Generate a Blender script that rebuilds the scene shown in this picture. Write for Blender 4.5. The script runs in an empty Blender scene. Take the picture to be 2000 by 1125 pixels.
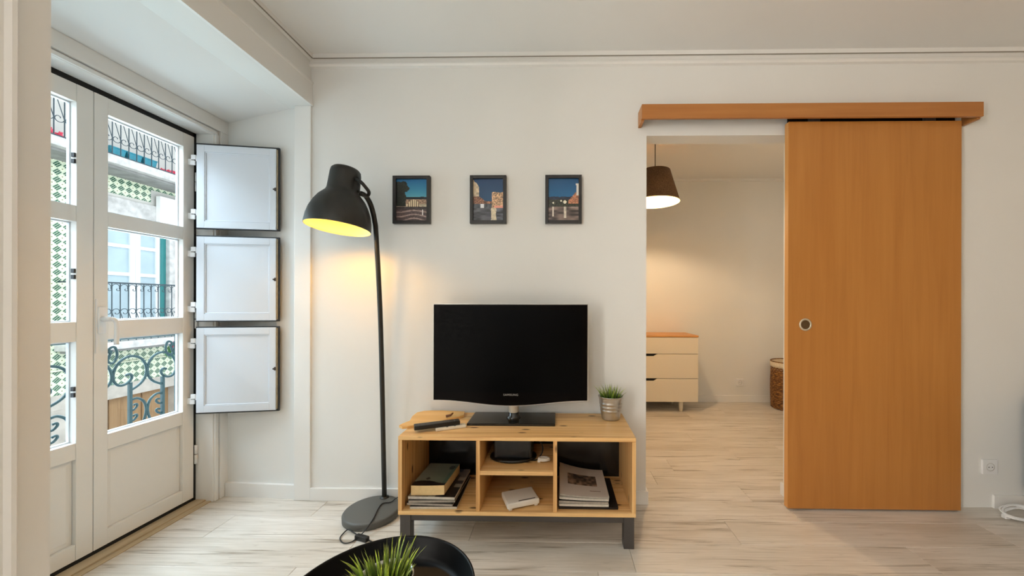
import bpy, bmesh, math, random
from mathutils import Vector, Matrix

S = bpy.context.scene
COL = S.collection
R = math.radians
random.seed(7)

# ------------------------------------------------------------------ camera, world, light, exposure
F, CX, CY, H, YAW = 720.0, 1077.4, 590.0, 1.13, R(1.0)
cd = bpy.data.cameras.new('camera'); cam = bpy.data.objects.new('camera', cd); COL.objects.link(cam)
cd.sensor_width = 36.0; cd.lens = F * 36.0 / 2000.0; cd.clip_start = 0.05
cd.shift_x = -(CX - 1000.0) / 2000.0; cd.shift_y = (CY - 562.5) / 2000.0
cam.matrix_world = Matrix.Translation((0, 0, H)) @ Matrix.Rotation(YAW, 4, 'Z') @ Matrix.Rotation(R(90), 4, 'X') @ Matrix.Rotation(R(0.12), 4, 'Z')
S.camera = cam
S.view_settings.view_transform = 'Standard'; S.view_settings.look = 'None'
S.view_settings.gamma = 1.0; S.view_settings.use_curve_mapping = False
S.view_settings.exposure = 0.0
S.cycles.caustics_reflective = False; S.cycles.caustics_refractive = False
S.cycles.max_bounces = 7; S.cycles.diffuse_bounces = 4; S.cycles.use_adaptive_sampling = True; S.cycles.adaptive_threshold = 0.06; S.cycles.adaptive_min_samples = 20; S.cycles.glossy_bounces = 3; S.cycles.transmission_bounces = 4

w = bpy.data.worlds.new('overcast_sky'); S.world = w; w.use_nodes = True
bg = w.node_tree.nodes['Background']; bg.inputs[0].default_value = (0.84, 0.93, 1.0, 1); bg.inputs[1].default_value = 2.2


def area(name, loc, target, sx, sy, power, color):
    l = bpy.data.lights.new(name, 'AREA'); l.shape = 'RECTANGLE'; l.size = sx; l.size_y = sy
    l.energy = power; l.color = color
    o = bpy.data.objects.new(name, l); COL.objects.link(o); o.location = loc
    o.rotation_euler = (Vector(target) - Vector(loc)).to_track_quat('-Z', 'Y').to_euler()
    return o


# daylight through the french door; fill through an unseen door and window, both added
area('daylight_french_door', (-3.7, 2.35, 0.9), (0.0, 1.3, 1.2), 2.6, 2.6, 165, (0.62, 0.90, 1.0))
area('daylight_street_sky', (-3.4, 1.7, 3.3), (-1.5, 1.75, 0.0), 3.0, 1.6, 290, (0.66, 0.86, 1.0))
area('fill_added_door', (-2.10, -0.85, 1.25), (2.0, 0.2, 1.2), 1.0, 2.0, 142, (1.0, 0.93, 0.85))
area('fill_added_window', (-0.78, -2.55, 1.85), (-0.9, 2.0, 0.9), 1.1, 1.1, 8, (0.84, 0.93, 1.0))

# ------------------------------------------------------------------ from photo measurements to places in the room
_c, _s = math.cos(YAW), math.sin(YAW)


def atY(px, py, Y):
    u = (px - CX) / F; t = Y / (_c + u * _s)
    return Vector((t * (-_s + u * _c), Y, H + t * (CY - py) / F))


def atX(px, py, X):
    u = (px - CX) / F; t = X / (-_s + u * _c)
    return Vector((X, t * (_c + u * _s), H + t * (CY - py) / F))


def atZ(px, py, Z):
    u = (px - CX) / F; t = (H - Z) * F / (py - CY)
    return Vector((t * (-_s + u * _c), t * (_c + u * _s), Z))


# ------------------------------------------------------------------ materials
def lin(c):
    return tuple(((v / 255.0) / 12.92 if v / 255.0 <= 0.04045 else ((v / 255.0 + 0.055) / 1.055) ** 2.4) for v in c)


class NT:
    def __init__(self, name):
        self.m = bpy.data.materials.new(name); self.m.use_nodes = True
        self.t = self.m.node_tree; self.b = self.t.nodes['Principled BSDF']; self.out = self.t.nodes['Material Output']

    def n(self, kind, **kw):
        x = self.t.nodes.new('ShaderNode' + kind)
        for k, v in kw.items():
            if k in x.inputs: x.inputs[k].default_value = v
            else: setattr(x, k, v)
        return x

    def l(self, a, b): self.t.links.new(a, b)

    def coords(self, scale=(1, 1, 1), kind='Object', rot=(0, 0, 0)):
        tc = self.n('TexCoord'); mp = self.n('Mapping'); mp.inputs['Scale'].default_value = scale
        mp.inputs['Rotation'].default_value = rot
        self.l(tc.outputs[kind], mp.inputs['Vector']); return mp.outputs['Vector']

    def noise(self, vec, scale, detail=4, rough=0.55, dist=0.0):
        x = self.n('TexNoise'); x.inputs['Scale'].default_value = scale; x.inputs['Detail'].default_value = detail
        x.inputs['Roughness'].default_value = rough; x.inputs['Distortion'].default_value = dist
        if vec is not None: self.l(vec, x.inputs['Vector'])
        return x.outputs['Fac']

    def ramp(self, fac, stops):
        x = self.n('ValToRGB'); cr = x.color_ramp
        while len(cr.elements) < len(stops): cr.elements.new(0.5)
        for e, (p, c) in zip(cr.elements, stops):
            e.position = p; e.color = (*c, 1) if len(c) == 3 else c
        self.l(fac, x.inputs['Fac']); return x.outputs['Color']

    def mix(self, a, b, fac, mode='MIX'):
        x = self.n('MixRGB'); x.blend_type = mode
        for sock, v in ((x.inputs['Color1'], a), (x.inputs['Color2'], b), (x.inputs['Fac'], fac)):
            if hasattr(v, 'links') or hasattr(v, 'node'): self.l(v, sock)
            elif isinstance(v, (int, float)): sock.default_value = v
            else: sock.default_value = (*v, 1) if len(v) == 3 else v
        return x.outputs['Color']

    def bump(self, h, strength, dist=0.002):
        x = self.n('Bump'); x.inputs['Strength'].default_value = strength; x.inputs['Distance'].default_value = dist
        self.l(h, x.inputs['Height']); self.l(x.outputs['Normal'], self.b.inputs['Normal'])


def plain(name, rgb, rough=0.5, metal=0.0, var=0.0, vscale=6.0, bump=0.0, bscale=120.0, coat=0.0, spec=None):
    k = NT(name); c = lin(rgb)
    k.b.inputs['Base Color'].default_value = (*c, 1); k.b.inputs['Roughness'].default_value = rough
    k.b.inputs['Metallic'].default_value = metal
    if coat: k.b.inputs['Coat Weight'].default_value = coat; k.b.inputs['Coat Roughness'].default_value = 0.08
    if spec is not None: k.b.inputs['Specular IOR Level'].default_value = spec
    if var:
        f = k.noise(k.coords(), vscale, 5)
        d = tuple(x * (1 - var) for x in c); e = tuple(min(1, x * (1 + var * .5)) for x in c)
        k.l(k.ramp(f, [(0.3, d), (0.7, e)]), k.b.inputs['Base Color'])
    if bump:
        k.bump(k.noise(k.coords(), bscale, 3), bump)
    return k.m


def emit(name, rgb, strength):
    k = NT(name); k.b.inputs['Base Color'].default_value = (*lin(rgb), 1)
    k.b.inputs['Emission Color'].default_value = (*lin(rgb), 1); k.b.inputs['Emission Strength'].default_value = strength
    return k.m


def wood(name, dark, mid, light, grain='X', fine=1.0, knots=0.0, rough=0.45, contrast=1.0, stretch=1.0):
    k = NT(name)
    lo, hi = 1.3 * fine * stretch, 26.0 * fine
    sc = {'X': (lo, hi, hi), 'Y': (hi, lo, hi), 'Z': (hi, hi, lo)}[grain]
    oi = k.n('ObjectInfo'); tc = k.n('TexCoord'); add = k.n('VectorMath'); add.operation = 'ADD'
    sc_r = k.n('VectorMath'); sc_r.operation = 'SCALE'; sc_r.inputs['Scale'].default_value = 3.0
    comb = k.n('CombineXYZ')
    for i in range(3): k.l(oi.outputs['Random'], comb.inputs[i])
    k.l(comb.outputs[0], sc_r.inputs[0]); k.l(tc.outputs['Object'], add.inputs[0]); k.l(sc_r.outputs[0], add.inputs[1])
    mp = k.n('Mapping'); mp.inputs['Scale'].default_value = sc; k.l(add.outputs[0], mp.inputs['Vector'])
    f1 = k.noise(mp.outputs[0], 1.0, 6, 0.6, 0.6)
    mp2 = k.n('Mapping'); mp2.inputs['Scale'].default_value = tuple(v * 0.25 for v in sc); k.l(add.outputs[0], mp2.inputs['Vector'])
    f2 = k.noise(mp2.outputs[0], 1.0, 3, 0.5, 1.2)
    a = 0.5 - 0.22 / contrast; b = 0.5 + 0.22 / contrast
    c1 = k.ramp(f1, [(a, lin(dark)), (0.5, lin(mid)), (b, lin(light))])
    c2 = k.ramp(f2, [(0.32, lin(mid)), (0.68, lin(light))])
    col = k.mix(c1, c2, 0.5)
    if knots:
        v = k.n('TexVoronoi'); v.inputs['Scale'].default_value = 1.0
        ks = {'X': (5.5, 15, 15), 'Y': (15, 5.5, 15), 'Z': (15, 15, 5.5)}[grain]
        mp3 = k.n('Mapping'); mp3.inputs['Scale'].default_value = ks; k.l(add.outputs[0], mp3.inputs['Vector'])
        k.l(mp3.outputs[0], v.inputs['Vector'])
        kf = k.ramp(v.outputs['Distance'], [(0.075, (knots,) * 3), (0.145, (0, 0, 0))])
        col = k.mix(col, tuple(x * .28 for x in lin(dark)), kf)
    k.l(col, k.b.inputs['Base Color']); k.b.inputs['Roughness'].default_value = rough
    k.bump(f1, 0.12, 0.001)
    return k.m


def floor_mat():
    k = NT('whitewashed_laminate')
    oi = k.n('ObjectInfo'); geo = k.n('NewGeometry'); comb = k.n('CombineXYZ')
    mul = k.n('Math'); mul.operation = 'MULTIPLY'; mul.inputs[1].default_value = 37.0
    k.l(oi.outputs['Random'], mul.inputs[0])
    for i in range(3): k.l(mul.outputs[0], comb.inputs[i])
    add = k.n('VectorMath'); add.operation = 'ADD'; k.l(geo.outputs['Position'], add.inputs[0]); k.l(comb.outputs[0], add.inputs[1])

    def nz(sc, s, d, r, di=0.0):
        mp = k.n('Mapping'); mp.inputs['Scale'].default_value = sc; k.l(add.outputs[0], mp.inputs['Vector'])
        return k.noise(mp.outputs[0], s, d, r, di)
    base = k.ramp(nz((1.2, 6, 1), 1.0, 4, 0.5, 0.5), [(0.30, lin((212, 204, 192))), (0.70, lin((238, 233, 226)))])
    fine = k.ramp(nz((5, 120, 1), 1.0, 5, 0.6), [(0.35, (0.86, 0.85, 0.83)), (0.62, (1.0, 1.0, 1.0))])
    streak = k.ramp(nz((1.6, 34, 1), 1.0, 5, 0.62, 0.9), [(0.55, (0, 0, 0)), (0.70, (0.92, 0.92, 0.92))])
    scuff = k.ramp(nz((14, 60, 1), 1.0, 3, 0.5), [(0.66, (0, 0, 0)), (0.76, (0.35, 0.35, 0.35))])
    col = k.mix(base, fine, 1.0, 'MULTIPLY')
    col = k.mix(col, lin((150, 137, 120)), streak)
    col = k.mix(col, lin((160, 146, 128)), scuff)
    tone = k.ramp(oi.outputs['Random'], [(0.0, (0.93, 0.92, 0.90)), (1.0, (1.0, 1.0, 1.0))])
    col = k.mix(col, tone, 1.0, 'MULTIPLY')
    k.l(col, k.b.inputs['Base Color']); k.b.inputs['Roughness'].default_value = 0.42
    k.bump(nz((6, 90, 1), 1.0, 4, 0.6), 0.10, 0.0008)
    return k.m


def attr_mat(name, rough=0.35):
    k = NT(name); a = k.n('VertexColor'); a.layer_name = 'print'
    k.l(a.outputs['Color'], k.b.inputs['Base Color']); k.b.inputs['Roughness'].default_value = rough
    return k.m


def glass_mat(name, tint=(1, 1, 1), gloss=0.06):
    k = NT(name)
    tr = k.n('BsdfTransparent'); tr.inputs['Color'].default_value = (*tint, 1)
    gl = k.n('BsdfGlossy'); gl.inputs['Roughness'].default_value = 0.02
    fr = k.n('Fresnel'); fr.inputs['IOR'].default_value = 1.35
    ge = k.n('NewGeometry'); ff = k.n('Math'); ff.operation = 'SUBTRACT'; ff.inputs[0].default_value = 1.0; k.l(ge.outputs['Backfacing'], ff.inputs[1])
    fm = k.n('Math'); fm.operation = 'MULTIPLY'; k.l(fr.outputs[0], fm.inputs[0]); k.l(ff.outputs[0], fm.inputs[1])   # one reflection per pane, none inside the glass
    mx = k.n('MixShader'); k.l(fm.outputs[0], mx.inputs[0]); k.l(tr.outputs[0], mx.inputs[1]); k.l(gl.outputs[0], mx.inputs[2])
    k.l(mx.outputs[0], k.out.inputs['Surface'])
    return k.m


def wicker_mat():
    k = NT('brown_wicker')
    f = k.noise(k.coords((30, 30, 70)), 1.0, 3)
    k.l(k.ramp(f, [(0.3, lin((78, 46, 18))), (0.5, lin((126, 82, 38))), (0.72, lin((176, 126, 66)))]), k.b.inputs['Base Color'])
    k.b.inputs['Roughness'].default_value = 0.7
    return k.m


def fabric_mat(name, a, b, scale=220):
    k = NT(name); f = k.noise(k.coords(), scale, 3, 0.7)
    k.l(k.ramp(f, [(0.35, lin(a)), (0.65, lin(b))]), k.b.inputs['Base Color']); k.b.inputs['Roughness'].default_value = 0.9
    k.bump(f, 0.4, 0.002)
    return k.m


M = {}
M['wall'] = plain('white_wall_paint', (233, 233, 230), 0.75, var=0.02, vscale=2.0, bump=0.10, bscale=55)
M['wall_beige'] = plain('unseen_wall_beige', (196, 172, 138), 0.8, bump=0.10, bscale=55)  # beige made up for the unseen walls to keep bounce light down
M['ceiling'] = plain('white_ceiling_paint', (237, 237, 235), 0.8, bump=0.05, bscale=40)
M['trim'] = plain('white_trim_paint', (237, 236, 233), 0.4, bump=0.05, bscale=25)
M['door_white'] = plain('white_door_enamel', (241, 239, 234), 0.32, var=0.015, vscale=9, bump=0.04, bscale=30)
M['shutter'] = plain('white_shutter_enamel', (220, 226, 234), 0.35, bump=0.04, bscale=30)
M['gap_strip'] = plain('black_gap_fill', (16, 16, 16), 0.7)
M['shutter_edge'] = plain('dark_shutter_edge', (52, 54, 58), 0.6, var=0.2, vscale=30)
M['worn_edge'] = plain('worn_wood_edge', (176, 160, 132), 0.6, var=0.25, vscale=40)
M['hinge'] = plain('white_hinge_metal', (240, 240, 240), 0.35)
M['plastic_white'] = plain('white_plastic', (236, 236, 236), 0.3)
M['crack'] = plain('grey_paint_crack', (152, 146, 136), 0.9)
M['sill'] = wood('worn_sill_wood', (120, 96, 66), (186, 164, 130), (214, 198, 168), 'Y', 1.0)
M['floor'] = floor_mat()
M['glass'] = glass_mat('window_glass')
M['pine_x'] = wood('pine_board_lengthwise', (176, 112, 54), (228, 178, 112), (243, 206, 148), 'X', 2.0, 0.95, 0.45, 1.7, 0.45)
M['pine_z'] = wood('pine_board_upright', (170, 108, 52), (222, 170, 104), (238, 198, 138), 'Z', 2.0, 0.95, 0.45, 1.7, 0.45)
M['pine_y'] = wood('pine_board_crosswise', (176, 108, 46), (216, 156, 86), (234, 184, 116), 'Y', 0.8, 0.7, 0.45)
M['beech_z'] = wood('beech_veneer_upright', (158, 98, 42), (182, 120, 56), (196, 135, 68), 'Z', 1.0, 0.0, 0.38, 0.7)
M['beech_x'] = wood('beech_veneer_lengthwise', (154, 94, 44), (176, 114, 58), (190, 130, 70), 'X', 1.4, 0.0, 0.4, 0.8)
M['beech_edge'] = wood('beech_edge_banding', (196, 134, 70), (210, 150, 84), (220, 164, 98), 'Z', 1.0, 0.0, 0.45, 0.7)
M['serving_board'] = wood('honey_wood_board', (206, 146, 74), (232, 180, 106), (244, 200, 130), 'X', 1.6, 0.0, 0.5)
M['lamp_dark'] = plain('dark_grey_powder_coat', (36, 36, 33), 0.45, bump=0.08, bscale=300)
M['lamp_base'] = plain('grey_powder_coat', (92, 92, 88), 0.5, bump=0.08, bscale=300)
M['lamp_inner'] = plain('white_shade_lining', (250, 236, 190), 0.5)
M['bulb'] = emit('warm_bulb', (255, 200, 70), 5.0)
M['cord'] = plain('black_cord_rubber', (24, 23, 22), 0.5)
M['frame'] = plain('black_brown_frame', (34, 30, 28), 0.4, var=0.15, vscale=40)
M['print'] = attr_mat('glossy_photo_print', 0.3)
M['cover'] = attr_mat('magazine_cover_print', 0.35)
M['tv_black'] = plain('gloss_black_plastic', (10, 9, 9), 0.12, coat=0.4)
M['tv_screen'] = plain('black_tv_screen', (3, 3, 4), 0.30, spec=0.06)
M['tv_bezel'] = plain('dark_red_black_bezel', (8, 5, 5), 0.28, spec=0.06)
M['tv_edge'] = plain('clear_bezel_edge', (205, 202, 198), 0.2, metal=0.2)
M['tv_base'] = plain('smoked_glass_base', (22, 21, 18), 0.14, coat=0.3)
M['neck_clear'] = plain('pale_acrylic_neck', (186, 176, 160), 0.12, coat=0.5)
M['chrome'] = plain('chrome_neck', (190, 186, 180), 0.12, metal=1.0)
M['logo'] = plain('silver_logo', (170, 168, 166), 0.35)
M['steel_dark'] = plain('dark_grey_steel', (74, 70, 68), 0.5, metal=0.1, bump=0.03, bscale=200)
M['back_dark'] = plain('dark_back_panel', (30, 27, 24), 0.22, var=0.2, vscale=8)
M['zinc'] = plain('galvanised_zinc', (196, 197, 196), 0.30, metal=0.95, var=0.14, vscale=14, bump=0.06, bscale=60)
M['soil'] = plain('dark_soil', (26, 20, 14), 0.9, bump=0.5, bscale=90)


def grass_mat():
    k = NT('artificial_grass'); a = k.n('VertexColor'); a.layer_name = 'print'
    k.l(a.outputs['Color'], k.b.inputs['Base Color']); k.b.inputs['Roughness'].default_value = 0.45
    return k.m


M['grass'] = grass_mat()
M['tray'] = plain('black_powder_coated_tray', (8, 8, 9), 0.42, spec=0.18)
M['paper'] = plain('page_edges', (206, 200, 188), 0.8, var=0.12, vscale=90)
M['paper_grey'] = plain('grey_page_edges', (168, 160, 148), 0.8, var=0.15, vscale=90)
M['paper_cream'] = plain('yellowed_page_edges', (226, 196, 142), 0.8, var=0.08, vscale=60)
M['cover_dark'] = plain('dark_magazine_cover', (34, 30, 28), 0.35, var=0.3, vscale=20)
M['router_white'] = plain('off_white_router_plastic', (226, 220, 210), 0.35)
M['device_black'] = plain('black_device_plastic', (12, 11, 11), 0.35)
M['remote_black'] = plain('black_remote_plastic', (22, 21, 21), 0.35)
M['remote_button'] = plain('grey_remote_button', (84, 82, 78), 0.4)
M['remote_white'] = plain('white_remote_plastic', (232, 224, 206), 0.35)
M['dresser'] = plain('cream_white_lacquer', (236, 226, 206), 0.4)
M['dresser_side'] = plain('white_lacquer', (230, 220, 200), 0.4)
M['birch'] = wood('birch_top', (176, 112, 56), (206, 146, 82), (220, 166, 100), 'X', 0.9, 0.0, 0.4, 0.8)
M['dark_gap'] = plain('shadow_gap_black', (20, 17, 14), 0.8)
M['wicker'] = wicker_mat()
M['cloth'] = fabric_mat('cream_cotton_lining', (214, 196, 166), (236, 222, 196), 90)
def translucent(name, base, through, fac):
    m_ = fabric_mat(name, tuple(x * .72 for x in base), base, 160); t_ = m_.node_tree; n_ = t_.nodes
    tl = n_.new('ShaderNodeBsdfTranslucent'); tl.inputs['Color'].default_value = (*lin(through), 1)
    mx = n_.new('ShaderNodeMixShader'); mx.inputs[0].default_value = fac
    t_.links.new(n_['Principled BSDF'].outputs[0], mx.inputs[1]); t_.links.new(tl.outputs[0], mx.inputs[2]); t_.links.new(mx.outputs[0], n_['Material Output'].inputs['Surface'])
    return m_


M['pendant'] = fabric_mat('brown_linen_shade', (88, 64, 44), (140, 108, 78), 160)
M['pendant_top'] = translucent('cream_paper_diffuser', (236, 220, 186), (250, 226, 176), 0.35)
M['pendant_in'] = plain('cream_shade_lining', (248, 222, 164), 0.7)
M['sofa'] = fabric_mat('blue_grey_upholstery', (50, 74, 88), (74, 100, 114), 260)
M['iron_teal'] = plain('teal_painted_iron', (10, 48, 52), 0.5, var=0.25, vscale=25)
M['stone_under'] = plain('grey_underside_stone', (150, 150, 146), 0.8, var=0.3, vscale=6)  # darker grey for the mouldings under the slabs
M['iron_dark'] = plain('dark_grey_iron', (52, 70, 78), 0.5, var=0.2, vscale=25)
M['facade'] = plain('pale_facade_plaster', (206, 203, 196), 0.85, var=0.12, vscale=1.5)
M['stone'] = plain('pale_marble_stone', (204, 202, 198), 0.6, var=0.32, vscale=9.0)
M['stone_low'] = plain('weathered_limestone', (194, 186, 174), 0.7, var=0.25, vscale=5.0)
M['tile_cream'] = plain('cream_tile_glaze', (228, 232, 206), 0.25)
M['tile_green'] = plain('green_tile_glaze', (30, 84, 66), 0.25)
M['tile_pale'] = plain('pale_green_tile_glaze', (190, 208, 176), 0.25)
M['tile_dot'] = plain('olive_tile_glaze', (128, 134, 84), 0.3)
M['win_white'] = plain('white_window_paint', (240, 242, 244), 0.4)
M['curtain_glass'] = plain('curtained_window_glass', (176, 196, 204), 0.12, var=0.12, vscale=3.0)
M['green_paint'] = plain('teal_window_frame_paint', (40, 128, 128), 0.45)
M['planter'] = plain('teal_planter_plastic', (30, 128, 146), 0.4)
M['flower'] = plain('pink_flower', (232, 70, 100), 0.6)
M['leaf'] = plain('flower_leaf', (70, 120, 60), 0.6)
M['panel_white'] = plain('plain_white_panel', (250, 250, 250), 0.4)
M['plank_out'] = wood('weathered_door_planks', (104, 76, 48), (146, 112, 74), (172, 138, 98), 'Z', 1.0, 0.0, 0.7)
M['street'] = plain('grey_cobbled_street', (120, 116, 110), 0.9, var=0.2, vscale=12)
M['balcony_stone'] = plain('blue_grey_balcony_stone', (168, 180, 194), 0.6, var=0.1, vscale=8)
M['globe'] = emit('added_lamp_glass', (255, 224, 182), 5.0)  # glowing glass of the two lamps added out of view

# ------------------------------------------------------------------ mesh helpers


class MB:
    def __init__(self): self.v = []; self.f = []; self.mi = []; self.sm = []; self.cur = 0; self.smooth = False; self.col = None

    def add(self, verts, faces, T=None):
        o = len(self.v)
        for p in verts:
            p = Vector(p); self.v.append(T @ p if T is not None else p)
        for f in faces:
            self.f.append([o + i for i in f]); self.mi.append(self.cur); self.sm.append(self.smooth)
        return self

    def box(self, x0, x1, y0, y1, z0, z1, T=None):
        x0, x1 = sorted((x0, x1)); y0, y1 = sorted((y0, y1)); z0, z1 = sorted((z0, z1))
        v = [(x, y, z) for z in (z0, z1) for y in (y0, y1) for x in (x0, x1)]
        return self.add(v, [(0, 2, 3, 1), (4, 5, 7, 6), (0, 1, 5, 4), (2, 6, 7, 3), (0, 4, 6, 2), (1, 3, 7, 5)], T)

    def bbox(self, x0, x1, y0, y1, z0, z1, b=0.003, seg=2, T=None):
        bm = bmesh.new()
        x0, x1 = sorted((x0, x1)); y0, y1 = sorted((y0, y1)); z0, z1 = sorted((z0, z1))
        v = [bm.verts.new((x, y, z)) for z in (z0, z1) for y in (y0, y1) for x in (x0, x1)]
        for f in [(0, 2, 3, 1), (4, 5, 7, 6), (0, 1, 5, 4), (2, 6, 7, 3), (0, 4, 6, 2), (1, 3, 7, 5)]: bm.faces.new([v[i] for i in f])
        bmesh.ops.bevel(bm, geom=list(bm.edges), offset=b, segments=seg, affect='EDGES', profile=0.7)
        bm.verts.index_update()
        self.add([q.co.copy() for q in bm.verts], [[q.index for q in f.verts] for f in bm.faces], T)
        bm.free(); return self

    def prism(self, poly, axis, d0, d1, T=None):
        """polygon given in the two other axes (in x,y,z order), extruded along axis; made to face outward"""
        a = sum(poly[i][0] * poly[(i + 1) % len(poly)][1] - poly[(i + 1) % len(poly)][0] * poly[i][1] for i in range(len(poly)))
        if a < 0: poly = poly[::-1]
        n = len(poly)

        def mk(p, d): return {'x': (d, p[0], p[1]), 'y': (p[0], d, p[1]), 'z': (p[0], p[1], d)}[axis]
        d0, d1 = sorted((d0, d1))
        v = [mk(p, d0) for p in poly] + [mk(p, d1) for p in poly]
        f = [list(range(n))[::-1], list(range(n, 2 * n))] + [[i, (i + 1) % n, n + (i + 1) % n, n + i] for i in range(n)]
        if axis == 'y': f = [x[::-1] for x in f]
        return self.add(v, f, T)

    def tube(self, pts, r, seg=8, cap=True, T=None, flat=None):
        pts = [Vector(p) for p in pts]; n = len(pts); rr = r if isinstance(r, (list, tuple)) else [r] * n
        up = None; V = []; Fc = []
        for i, p in enumerate(pts):
            t = (pts[min(i + 1, n - 1)] - pts[max(i - 1, 0)])
            if t.length < 1e-9: t = Vector((0, 0, 1))
            t.normalize()
            if up is None:
                a = Vector((0, 0, 1)) if abs(t.z) < 0.9 else Vector((1, 0, 0)); up = (a - t * a.dot(t)).normalized()
            else:
                up = (up - t * up.dot(t))
                up = up.normalized() if up.length > 1e-6 else t.orthogonal().normalized()
            b = t.cross(up)
            for k in range(seg):
                a = 2 * math.pi * k / seg; V.append(p + (up * math.cos(a) + b * math.sin(a)) * rr[i])
        for i in range(n - 1):
            for k in range(seg):
                k2 = (k + 1) % seg; Fc.append([i * seg + k, i * seg + k2, (i + 1) * seg + k2, (i + 1) * seg + k])
        if cap: Fc.append(list(range(seg))[::-1]); Fc.append([(n - 1) * seg + k for k in range(seg)])
        s = self.smooth; self.smooth = True; self.add(V, Fc, T); self.smooth = s
        return self

    def lathe(self, prof, seg=40, T=None, close=False, mod=None, smooth=True):
        V = []; Fc = []; n = len(prof)
        for i, (r, z) in enumerate(prof):
            for k in range(seg):
                a = 2 * math.pi * k / seg; q = r + (mod(a, i) if mod else 0); V.append((q * math.cos(a), q * math.sin(a), z))
        for i in range(n - 1 + (1 if close else 0)):
            j = (i + 1) % n
            for k in range(seg):
                k2 = (k + 1) % seg; Fc.append([i * seg + k, i * seg + k2, j * seg + k2, j * seg + k])
        s = self.smooth; self.smooth = smooth; self.add(V, Fc, T); self.smooth = s
        if not close:
            for idx, rev in ((0, True), (n - 1, False)):
                if prof[idx][0] < 1e-4: continue
        return self

    def disc(self, r, z, seg=40, T=None, up=True):
        V = [(r * math.cos(2 * math.pi * k / seg), r * math.sin(2 * math.pi * k / seg), z) for k in range(seg)]
        return self.add(V, [list(range(seg)) if up else list(range(seg))[::-1]], T)

    def build(self, name, mat, parent=None, loc=None, shade=True):
        me = bpy.data.meshes.new(name); me.from_pydata([tuple(p) for p in self.v], [], self.f)
        ms = mat if isinstance(mat, (list, tuple)) else [mat]
        for m in ms: me.materials.append(m)
        me.polygons.foreach_set('material_index', self.mi); me.polygons.foreach_set('use_smooth', self.sm)
        me.update()
        return link(name, me, parent, loc)


def link(name, me, parent=None, loc=None):
    o = bpy.data.objects.new(name, me); COL.objects.link(o)
    if loc is not None: o.location = loc
    if parent is not None: set_parent(o, parent)
    return o


WLOC = {}


def wloc(o): return WLOC.get(o.name, Vector((0, 0, 0)))


def set_parent(o, p):
    """meshes are written in room coordinates; the parents only carry a translation"""
    o.parent = p
    if p.get('_local'): return
    o.matrix_parent_inverse = Matrix.Translation(-wloc(p))


def empty(name, loc, parent=None, local=False):
    o = bpy.data.objects.new(name, None); COL.objects.link(o); o.location = loc; o.empty_display_size = 0.1
    WLOC[o.name] = Vector(loc)
    if local: o['_local'] = 1
    if parent is not None: set_parent(o, parent)
    return o


def tag(o, label=None, cat=None, group=None, kind=None):
    for k, v in (('label', label), ('category', cat), ('group', group), ('kind', kind)):
        if v: o[k] = v
    return o


def struct(o, label=None): return tag(o, label, None, None, 'structure')


def print_mesh(name, corners, nx, ny, fn, mat, parent, nudge=None):
    """flat print: a grid between four corners (bottom-left, bottom-right, top-right, top-left) coloured by fn(u, v) in sRGB"""
    bl, br, tr, tl = [Vector(c) for c in corners]
    V = []
    for j in range(ny + 1):
        for i in range(nx + 1):
            u, v = i / nx, j / ny
            p = (bl * (1 - u) + br * u) * (1 - v) + (tl * (1 - u) + tr * u) * v
            if nudge: p = p + nudge(u, v)
            V.append(tuple(p))
    Fc = [[j * (nx + 1) + i, j * (nx + 1) + i + 1, (j + 1) * (nx + 1) + i + 1, (j + 1) * (nx + 1) + i] for j in range(ny) for i in range(nx)]
    me = bpy.data.meshes.new(name); me.from_pydata(V, [], Fc); me.materials.append(mat)
    a = me.color_attributes.new('print', 'FLOAT_COLOR', 'CORNER'); data = []
    for j in range(ny):
        for i in range(nx):
            c = lin(fn((i + .5) / nx, (j + .5) / ny)); data += [*c, 1.0] * 4
    a.data.foreach_set('color', data); me.update()
    return link(name, me, parent)


def arc(cx, cy, r0, r1, a0, a1, n):
    out = []
    for i in range(n + 1):
        t = i / n; r = r0 + (r1 - r0) * t; a = R(a0 + (a1 - a0) * t); out.append((cx + r * math.cos(a), cy + r * math.sin(a)))
    return out


def smooth_pts(pts, n=4, closed=False):
    """Catmull-Rom through the points"""
    P = [Vector(p) for p in pts]; out = []
    m = len(P)
    for i in range(m - 1):
        p0 = P[max(i - 1, 0)]; p1 = P[i]; p2 = P[i + 1]; p3 = P[min(i + 2, m - 1)]
        for k in range(n):
            t = k / n
            out.append(0.5 * ((2 * p1) + (-p0 + p2) * t + (2 * p0 - 5 * p1 + 4 * p2 - p3) * t * t + (-p0 + 3 * p1 - 3 * p2 + p3) * t ** 3))
    out.append(P[-1]); return out


# ------------------------------------------------------------------ the room
WY, CEIL, XL = 2.08, 2.53, -1.41          # back wall, ceiling height, left wall
XR, YB, BRY = 3.55, -2.6, 4.22            # right wall, wall behind the camera, far wall of the bedroom
DX0, DX1, DZ = 0.495, 1.325, 2.065        # doorway to the bedroom
WT = 0.11

m = MB(); m.box(-2.2, XR, YB, BRY + .1, -0.16, -0.012)
floor = struct(m.build('floor', M['floor']), 'pale whitewashed wood laminate floor of both rooms')

m = MB(); m.box(XL, XR, YB, WY + WT, CEIL, CEIL + .12); m.box(-.3, 3.3, WY + WT, BRY, CEIL, CEIL + .12)
struct(m.build('ceiling', M['ceiling']), 'plain white plaster ceiling')

m = MB()
m.box(XL, DX0, WY, WY + WT, 0, CEIL); m.box(DX1, XR + .1, WY, WY + WT, 0, CEIL); m.box(DX0, DX1, WY, WY + WT, DZ, CEIL)
struct(m.build('wall_back', M['wall']), 'white back wall with the doorway to the bedroom')

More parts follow.
